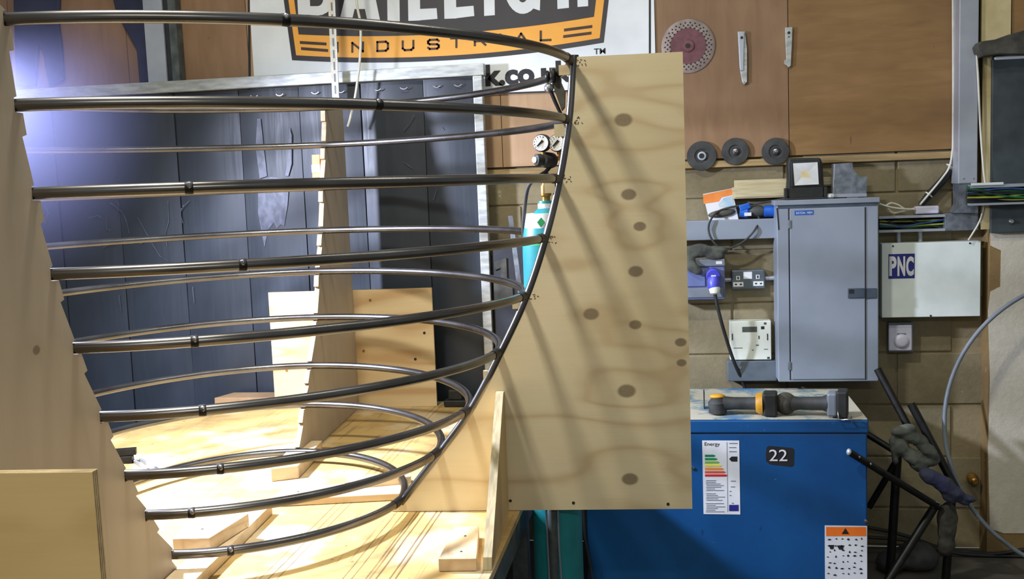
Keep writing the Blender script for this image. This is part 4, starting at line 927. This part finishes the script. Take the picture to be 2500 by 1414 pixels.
# double socket, isolator, meter
so = thing('double_socket', W(1827, 707, 0.04), 'grey metal double socket outlet on the block wall', 'socket')
Ys = YW-0.045
obj('box', pbox(1786,659,1868,706,Ys,YW-0.0045), M_SOCK, so, bevel=0.006)
for (x0,y0,x1,y1) in ((1790,689,1815,700),(1839,687,1864,698)):
    o = obj('outlet', pbox(x0,y0,x1,y1,Ys-0.001,Ys), M_SOCKW, so)
    for (u,v) in ((0.27,0.5),(0.75,0.5)):
        x = x0+(x1-x0)*u; y = y0+(y1-y0)*v; obj('pin_hole', pbox(x-2.6,y-1.6,x+2.6,y+1.6,Ys-0.0018,Ys-0.0009), M_INK, o)
for x, y in ((1802,679),(1850,676)):
    o = obj('outlet', pbox(x-4.5,y-5,x+4.5,y+5,Ys-0.001,Ys), M_SOCKW, so); obj('pin_hole', pbox(x-1.8,y-3,x+1.8,y+3,Ys-0.0018,Ys-0.0009), M_INK, o)
obj('paper_label', pbox(1815,664,1836,681,Ys-0.0008,Ys), M_STICK, so)
tag(obj('conduit', MB().tube([W(1868,680,0.022),W(1898,678,0.022)], 0.0095, 12).tube([W(1760,684,0.022),W(1785,683,0.022)], 0.0095, 12), M_GALVL, smooth=True), 'short bright conduit joining the double socket to its neighbours', 'conduit')
io = thing('isolator_box', W(1722, 734, 0.05), 'blue grey socket isolator box with a violet plug half behind the board', 'isolator')
Yi = YW-0.10
obj('box', pbox(1640,637,1770,732,Yi,YW-0.005), M_ISO, io, bevel=0.005)
obj('lid_strip', pbox(1640,634,1770,651,Yi-0.008,Yi-0.0005), M_ISOG, io, bevel=0.003)
obj('lower_flap', pbox(1640,704,1766,727,Yi-0.005,Yi-0.0005), M_ISOG, io, bevel=0.003)
obj('paper_label', pbox(1748,638,1763,645,Yi-0.009,Yi-0.0081), M_STICK, io)
obj('switch_cover', pbox(1676,659,1722,700,Yi-0.006,Yi-0.0005), M_ISO, io, bevel=0.004)
pg = thing('violet_plug', PY(1742,724,Yi-0.03), 'violet and white industrial plug pushed into the isolator box', 'plug')
c0 = PY(1742,682,Yi)
obj('collar', MB().lathe(PY(1741,668,Yi-0.0005), (0,-1,-0.25), [(0,0.026),(0.028,0.030),(0.034,0.026)], 20), M_VIOLET, pg, smooth=True)
obj('cap', MB().lathe(PY(1742,678,Yi-0.03), (0.02,-0.35,-1), [(0,0.022),(0.02,0.027),(0.045,0.024),(0.06,0.016)], 20), M_VIOLET, pg, smooth=True)
obj('gland', MB().lathe(PY(1744,698,Yi-0.045), (0.06,-0.1,-1), [(0,0.020),(0.012,0.024),(0.03,0.020),(0.036,0.012)], 18), M_PALE, pg, smooth=True)
obj('rating_tag', pbox(1736,672,1748,683,Yi-0.046,Yi-0.044), M_STICK, pg)
tag(obj('supply_cable', MB().tube(smooth_path([PY(1745,715,Yi-0.05),PY(1752,750,Yi-0.05),PY(1768,810,Yi-0.04),PY(1790,878,Yi+0.00),PY(1810,925,YW-0.06),PY(1822,960,YW-0.055)],8), 0.0075, 10), M_RUB, smooth=True), 'black supply cable slanting from the violet plug down behind the machine', 'cable')
def lump(name, parts, m, label, cat, vox=0.006, parent=None):
    mb = MB()
    for c_, r_, rt in parts: mb.ball(c_, r_, 14, 10, rt)
    o = obj(name, mb, m, parent, smooth=False)
    md = o.modifiers.new('remesh', 'REMESH'); md.mode = 'VOXEL'; md.voxel_size = vox; md.use_smooth_shade = True
    sm_ = o.modifiers.new('smooth', 'SMOOTH'); sm_.factor = 0.6; sm_.iterations = 4
    tx = bpy.data.textures.new('folds', 'CLOUDS'); tx.noise_scale = 0.05
    ds = o.modifiers.new('folds', 'DISPLACE'); ds.texture = tx; ds.strength = 0.016; ds.mid_level = 0.5; ds.texture_coords = 'LOCAL'
    if label: tag(o, label, cat)
    return o
def seg(a, b, w, t, Y, x=1.0):      # flattened ellipsoid between two pixel points
    A_ = PY(*a, Y); B_ = PY(*b, Y); d = B_-A_; ang = math.atan2(d.z, d.x)
    return ((A_+B_)/2, (d.length/2*1.15, t, w), Matrix.Rotation(-ang, 3, 'Y'))
lump('work_glove', [seg((1668,616),(1740,612),0.030,0.026,YW-0.10), seg((1720,622),(1768,626),0.020,0.024,YW-0.10), seg((1735,606),(1775,612),0.014,0.02,YW-0.10), seg((1676,640),(1712,668),0.022,0.020,YW-0.125), seg((1670,625),(1690,650),0.03,0.022,YW-0.115)], M_GLOVE, 'grey work glove draped over the isolator box', 'glove')
mt = thing('electricity_meter', W(1834, 880, 0.03), 'white electricity meter with small screen left of the cabinet', 'meter')
Ym = YW-0.06
obj('case', pbox(1782,784,1883,879,Ym,YW-0.0045), M_PALE, mt, bevel=0.003)
obj('screen', pbox(1812,798,1848,811,Ym-0.001,Ym), M_LCD, mt)
obj('sensor', pbox(1858,797,1866,804,Ym-0.001,Ym), M_INK, mt)
for (x,y,w,h) in ((1788,823,1.5,8),(1874,823,1.5,8),(1853,824,1.5,4),(1849,843,3.5,1.2),(1868,790,3,2.5),(1876,874,3,2.5),(1802,850,11,0.7),(1870,853,5,0.7),(1838,855,2,1)):
    obj('mark', pbox(x-w,y-h,x+w,y+h,Ym-0.0008,Ym), M_DUSTK, mt)
gt = thing('terminal_box', W(1835, 932, 0.03), 'grey steel terminal box below the electricity meter', 'box')
obj('box', pbox(1776,882,1897,931,YW-0.07,YW-0.0045), M_BENCHSTEEL if False else M_SOCK, gt, bevel=0.003)
obj('screw', MB().lathe(PY(1807,897,YW-0.07), (0,-1,0), [(0,0.006),(0.002,0.006)], 10), M_CHROME, gt)

# PNC control box
pn = thing('control_box', W(2272, 776, 0.05), 'white control box with blue letters to the right of the grey cabinet', 'box')
Yp = YW-0.09
obj('case', pbox(2153,592,2394,774,Yp,YW-0.005), M_PNC, pn, bevel=0.002)
for (x,y) in ((2180,601),(2368,594),(2272,771)): obj('screw', MB().lathe(PY(x,y,Yp), (0,-1,0), [(0,0.004),(0.0015,0.004)], 8), M_RUB, pn)
lg = obj('logo', pbox(2169,620,2233,680,Yp-0.001,Yp), M_NAVY, pn)
for ch, x0, x1 in (('P',2171,2189),('N',2191,2210),('C',2212,2231)): text(ch, x0, 626, x1, 674, Yp-0.0016, M_STICK, lg, 'letter', bold=0.045)
sw = thing('switch_box', W(2197, 860, 0.03), 'small lilac white rotary switch box under the control box', 'switch')
obj('back_box', pbox(2169,788,2230,860,YW-0.045,YW-0.0045), M_ISOG, sw, bevel=0.004)
obj('cover', pbox(2170,794,2227,857,YW-0.058,YW-0.0455), M_SWITCH, sw, bevel=0.005)
obj('knob', MB().lathe(PY(2201,833,YW-0.058), (0,-1,0), [(0,0.030),(0.004,0.030),(0.012,0.022),(0.014,0.016)], 24), M_SWITCH, sw, smooth=True)
obj('pointer', pbox(2190,814,2212,817,YW-0.0592,YW-0.0581), M_ISOG, sw)
# open trunking with coloured wires
Yt = YW-0.075
ot = thing('open_trunking', W(2250, 560, 0.04), 'open steel trunking full of coloured wires right of the cabinet', 'trunking')
r_ = rect(2146,526,2312,566,Yt)
obj('tray', MB().box((r_[0],YW-0.012,r_[2]),(r_[1],YW-0.0045,r_[3])), M_CABD, ot)
obj('tray_lip', MB().box((r_[0],Yt,r_[3]-0.010),(r_[1],YW-0.0125,r_[3])), M_GALVL, ot)
obj('tray_lip', MB().box((r_[0],Yt,r_[2]),(r_[1],YW-0.0125,r_[2]+0.010)), M_GALVL, ot)
obj('cover_plate', pbox(2307,520,2389,563,Yt-0.004,YW-0.0045), M_GALV, ot, bevel=0.002)
def wires(parent, x0, x1, y0, y1, n, Y):
    ms = [M_CABLEG, M_RUB, M_CABLEB, M_RUB, M_CABLEY, M_CABLEG, M_RUB]
    for i in range(n):
        ya = y0+(y1-y0)*random.random(); yb = y0+(y1-y0)*random.random(); ym_ = (y0+y1)/2+random.uniform(-0.5,0.5)*(y1-y0); Yy = Y-random.uniform(0,0.045)
        obj('wire', MB().tube(smooth_path([PY(x0,ya,Yy),PY((x0*2+x1)/3,ym_,Yy),PY((x0+x1*2)/3,(ym_+yb)/2,Yy),PY(x1,yb,Yy)],6), 0.0036, 6), ms[i % 7], parent, smooth=True)
wires(ot, 2147, 2308, 535, 557, 16, YW-0.02)
obj('rear_cover', MB().box((PY(2342,300,YP-0.06).x-0.0,YP-0.004,1.2),(PY(2342,300,YP-0.06).x+0.001,YP-0.003,1.201)), M_GALV, ot)
# vertical trunking and elbow
vt = thing('vertical_trunking', W(2362, 490, 0.06), 'galvanised vertical trunking at the pier with a bright face', 'trunking')
Yv = YP-0.03
xa, xb = PY(2341,250,Yv).x, PY(2388,250,Yv).x
zz0 = PY(2365,448,Yv).z
obj('channel', MB().box((xa,Yv,zz0),(xb,YW-0.0235,3.3)), M_GALVL, vt, bevel=0.003)
elb = [(2341,448),(2390,448),(2390,462),(2362,462),(2357,478),(2358,492),(2388,494),(2388,520),(2330,520),(2337,510),(2341,500)]
obj('elbow', MB().prism([PY(x,y,Yv+0.006) for x,y in elb], (0,0.09,0)), M_GALV, vt)
for x in (2352,2377): obj('rivet', MB().lathe(PY(x,436,Yv), (0,-1,0), [(0,0.004),(0.002,0.003)], 8), M_CHROME, vt)
rt_ = thing('side_trunking', PY(2440,494,YP-0.03), 'open trunking with green wires crossing the pier on the right', 'trunking')
r_ = rect(2362,446,2700,496,Yv-0.01)
obj('tray', MB().box((r_[0],YP-0.040,r_[2]),(r_[1],YP-0.031,r_[3])), M_CABD, rt_)
obj('tray_lip', MB().box((r_[0],Yv-0.06,r_[3]-0.012),(r_[1],YP-0.0405,r_[3])), M_GALVL, rt_)
obj('tray_lip', MB().box((r_[0],Yv-0.06,r_[2]),(r_[1],YP-0.0405,r_[2]+0.008)), M_GALVL, rt_)
obj('bright_clip', pbox(2372,446,2450,452,Yv-0.068,Yv-0.0605), M_WHITE, rt_)
wires(rt_, 2362, 2640, 456, 488, 16, YP-0.045)
# adapter, loom and white cables
ad = obj('power_adapter', MB().box((PY(2234,512,YW-0.05).x,YW-0.06,PY(2262,522,YW-0.05).z),(PY(2292,512,YW-0.05).x,YW-0.02,PY(2262,503,YW-0.05).z)), M_SWITCH, bevel=0.006)
tag(ad, 'white power adapter lying on the open trunking', 'adapter')
for i, (pts, lb) in enumerate(((((2147,497),(2165,507),(2180,519),(2200,517),(2234,509)),'white adapter cable, the one sagging lowest'),(((2147,497),(2160,503),(2175,496),(2192,500),(2212,511),(2234,509)),'white adapter cable, the one bowed highest'),(((2147,498),(2175,506),(2205,510),(2234,511)),'white adapter cable, the straight middle one'))):
    tag(obj('adapter_cable', MB().tube(smooth_path([PY(x,y,YW-0.045-0.010*i) for x,y in pts],6), 0.0036, 6), M_CABLEW, smooth=True), lb, 'cable')
lm = thing('cable_loom', W(2282,460,0.03), 'black taped cable loom slanting up behind the white adapter', 'cable')
obj('loom', MB().tube([PY(2247,500,YW-0.02),PY(2268,476,YW-0.025),PY(2300,442,YW-0.025),PY(2320,415,YW-0.025)], [0.010,0.016,0.016,0.013], 10), M_RUB, lm, smooth=True)
for (x,y) in ((2267,477),(2318,408)): obj('cable_tie', MB().lathe(PY(x,y,YW-0.025), (0.65,0,0.75), [(0,0.0175),(0.005,0.0175)], 12), M_CABLEW, lm)
tag(obj('white_cable', MB().tube(smooth_path([PY(x,y,YW-0.045) for x,y in ((2326,-100),(2327,150),(2327,330),(2325,370),(2318,407),(2300,435),(2268,474),(2246,500))],8), 0.0042, 8), M_CABLEW, smooth=True), 'white cable running down left of the vertical trunking to the loom', 'cable')
tag(obj('white_cable', MB().tube(smooth_path([PY(x,y,Yv-0.012) for x,y in ((2383,113),(2388,190),(2393,300),(2400,400),(2405,446))],8), 0.0042, 8), M_CABLEW, smooth=True), 'white cable hanging from the black flap in front of the vertical trunking', 'cable')
tag(obj('white_cable', MB().tube(smooth_path([PY(x,y,YP-0.012) for x,y in ((2402,498),(2397,525),(2388,548),(2376,568),(2364,587))],8), 0.0036, 8), M_CABLEW, smooth=True), 'thin cable dropping from the side trunking to the control box', 'cable')
for x in (2193,2246): 
    tag(obj('conduit_stub', MB().tube([PY(x,564,YW-0.03),PY(x+1,592,YW-0.03)], 0.009, 12), M_GALVL, smooth=True), 'short conduit into the control box, %s one' % ('left' if x < 2200 else 'right'), 'conduit')

# ------------------------------------------------------------------ pipe stand with rags, hoop and floor cables
YT = 4.06
stn = thing('pipe_stand', (PY(2240,1300,YT).x, YT, 0), 'stand of black steel tubes hung with gloves right of the blue machine', 'stand')
def tb(p, q_, r=0.015, m=M_BLACKTUBE, name='tube', ya=0.0, yb=0.0):
    A_ = PY(*p, YT+ya); B_ = PY(*q_, YT+yb); return obj(name, MB().tube([A_,B_], r, 14), m, stn, smooth=True)
tb((2142,901),(2240,1085), ya=0.18, yb=0.06)
tb((2224,986),(2335,1195), 0.016, ya=0.10, yb=0.0)
tb((2104,1052),(2185,1102), 0.013, ya=0.10, yb=0.05)
o = tb((2073,1104),(2292,1238), 0.013, ya=-0.30, yb=-0.06)
for u in (0.10, 0.22): 
    A_ = PY(2073,1104,YT-0.30); B_ = PY(2292,1238,YT-0.06); obj('stud', MB().ball(A_+(B_-A_)*u+Vector((0,-0.012,0.006)), 0.006, 8, 6), M_CHROME, o)
obj('end_cap', MB().ball(PY(2073,1104,YT-0.30), (0.010,0.013,0.013), 10, 8), M_GALVL, o, smooth=True)
A_ = PY(2285,1232,YT-0.04); B_ = PY(2172,1412,YT-0.16); B_ = A_+(B_-A_)*((A_.z-0.014)/(A_.z-B_.z))
obj('leg', MB().tube([A_,B_], 0.016, 14), M_BLACKTUBE, stn, smooth=True)
A_ = PY(2193,1085,YT+0.04); obj('leg', MB().tube([A_,Vector((PY(2172,1395,YT+0.04).x,YT+0.04,0.0))], 0.017, 14), M_BLACKTUBE, stn, smooth=True)
tb((2192,1120),(2122,1238), 0.013, ya=0.03, yb=0.10)
A_ = PY(2325,1200,YT); obj('leg', MB().tube([A_,Vector((PY(2312,1395,YT).x,YT+0.02,0.0))], 0.016, 14), M_BLACKTUBE, stn, smooth=True)
obj('wire_ring', MB().tube([PY(2284,1233,YT-0.075)+Vector((0.016*math.cos(t),-0.004*math.sin(t),0.013*math.sin(t))) for t in [2*math.pi*i/16 for i in range(16)]], 0.002, 6, closed=True), M_CHROME, stn, smooth=True)
Yr = YT-0.045
lump('grey_rag', [seg((2178,1056),(2236,1046),0.024,0.03,Yr), seg((2196,1056),(2262,1078),0.026,0.028,Yr), seg((2236,1072),(2292,1124),0.024,0.024,Yr), seg((2184,1078),(2216,1110),0.030,0.03,Yr), seg((2200,1096),(2256,1136),0.030,0.032,Yr), seg((2226,1120),(2262,1150),0.026,0.03,Yr), seg((2236,1136),(2292,1126),0.018,0.022,Yr), seg((2180,1066),(2186,1130),0.016,0.02,Yr)], M_GLOVE, 'crumpled grey glove draped over the black pipe stand', 'glove', 0.005)
lump('navy_glove', [seg((2250,1152),(2300,1182),0.030,0.030,Yr-0.045), seg((2276,1166),(2330,1200),0.032,0.032,Yr-0.045), seg((2306,1188),(2352,1216),0.028,0.028,Yr-0.045), seg((2335,1206),(2378,1222),0.015,0.018,Yr-0.045), seg((2325,1212),(2366,1234),0.013,0.016,Yr-0.045), seg((2300,1202),(2330,1228),0.014,0.016,Yr-0.045)], M_GLOVEB, 'navy blue work glove hanging on the black pipe stand', 'glove', 0.005)
lump('hanging_rag', [seg((2315,1230),(2312,1300),0.038,0.03,Yr+0.01), seg((2313,1262),(2310,1325),0.034,0.030,Yr+0.01), seg((2312,1300),(2308,1355),0.034,0.028,Yr+0.01)], M_DUSTK, 'dark dirty rag hanging down the leg of the pipe stand', 'rag', 0.007)
Yh = 4.10
hc = PY(2719,1040,Yh); hr = hc.x-PY(2319,1040,Yh).x
hz = max(hr+0.008, hc.z); 
ring = [Vector((hc.x+hr*math.cos(t), Yh+0.16*((math.sin(t)+1)/2), hr+0.0085+hr*0.985*math.sin(t))) for t in [2*math.pi*i/96 for i in range(96)]]
tag(obj('steel_hoop', MB().tube(ring, 0.0085, 10, closed=True), M_ISOG, smooth=True), 'large thin steel hoop leaning against the pier at the right edge', 'hoop')
for pts, lb, yy in ((((2120,1288),(2180,1300),(2240,1318),(2300,1340),(2360,1352),(2430,1352),(2500,1342),(2600,1330)),'thin black cable sagging along the wall right of the machine',4.40),(((2120,1312),(2200,1318),(2260,1335),(2330,1350),(2400,1372),(2500,1402),(2600,1425)),'black cable running along the wall foot, lower of the two',4.36)):
    P = [PY(x,y,yy if x < 2380 else min(yy, YP-0.01)) for x,y in pts]; P = [Vector((p.x,p.y,max(p.z,0.009))) for p in P]
    tag(obj('floor_cable', MB().tube(smooth_path(P,6), 0.008, 8), M_RUB, smooth=True), lb, 'cable')
lump('dark_sack', [((PY(2240,1400,4.2).x,4.22,0.05),(0.09,0.08,0.06),None), ((PY(2170,1400,4.2).x,4.18,0.04),(0.06,0.06,0.045),None)], M_RUBG, 'dark crumpled bag on the floor under the pipe stand', 'bag', 0.01)
tag(obj('outlet_knob', MB().lathe(PY(2372,1165,YW-0.005), (0,-1,-0.1), [(0,0.022),(0.02,0.022),(0.03,0.016),(0.05,0.016),(0.055,0.010)], 16), M_BRASS, smooth=True), 'small brass outlet on the wall left of the pier', 'pipe outlet')

# ------------------------------------------------------------------ thin welding smoke drifting round the work lamp
hz_ = bpy.data.materials.new('welding_smoke'); hz_.use_nodes = True; t_ = hz_.node_tree; t_.nodes.remove(t_.nodes['Principled BSDF'])
vs_ = t_.nodes.new('ShaderNodeVolumeScatter'); vs_.inputs['Color'].default_value = (0.55, 0.56, 1.0, 1); vs_.inputs['Density'].default_value = 0.05; vs_.inputs['Anisotropy'].default_value = 0.2
t_.links.new(vs_.outputs[0], t_.nodes['Material Output'].inputs['Volume'])
tc_ = t_.nodes.new('ShaderNodeTexCoord'); mp_ = t_.nodes.new('ShaderNodeMapping'); mp_.inputs['Location'].default_value = (0, 0, -1); mp_.inputs['Scale'].default_value = (1/0.62, 1/0.5, 1/0.62)
ln_ = t_.nodes.new('ShaderNodeVectorMath'); ln_.operation = 'LENGTH'; mr_ = t_.nodes.new('ShaderNodeMapRange')
mr_.inputs['From Min'].default_value = 0.0; mr_.inputs['From Max'].default_value = 1.0; mr_.inputs['To Min'].default_value = 0.11; mr_.inputs['To Max'].default_value = 0.0
t_.links.new(tc_.outputs['Object'], mp_.inputs['Vector']); t_.links.new(mp_.outputs['Vector'], ln_.inputs[0]); t_.links.new(ln_.outputs['Value'], mr_.inputs['Value']); t_.links.new(mr_.outputs['Result'], vs_.inputs['Density'])
tag(obj('welding_smoke', MB().ball(bp(-1.93, 0.10, 1.92), (0.62, 0.5, 0.62), 24, 16), hz_, smooth=True), 'thin bluish smoke drifting at the upper left before the strip screen', 'smoke', kind='stuff')
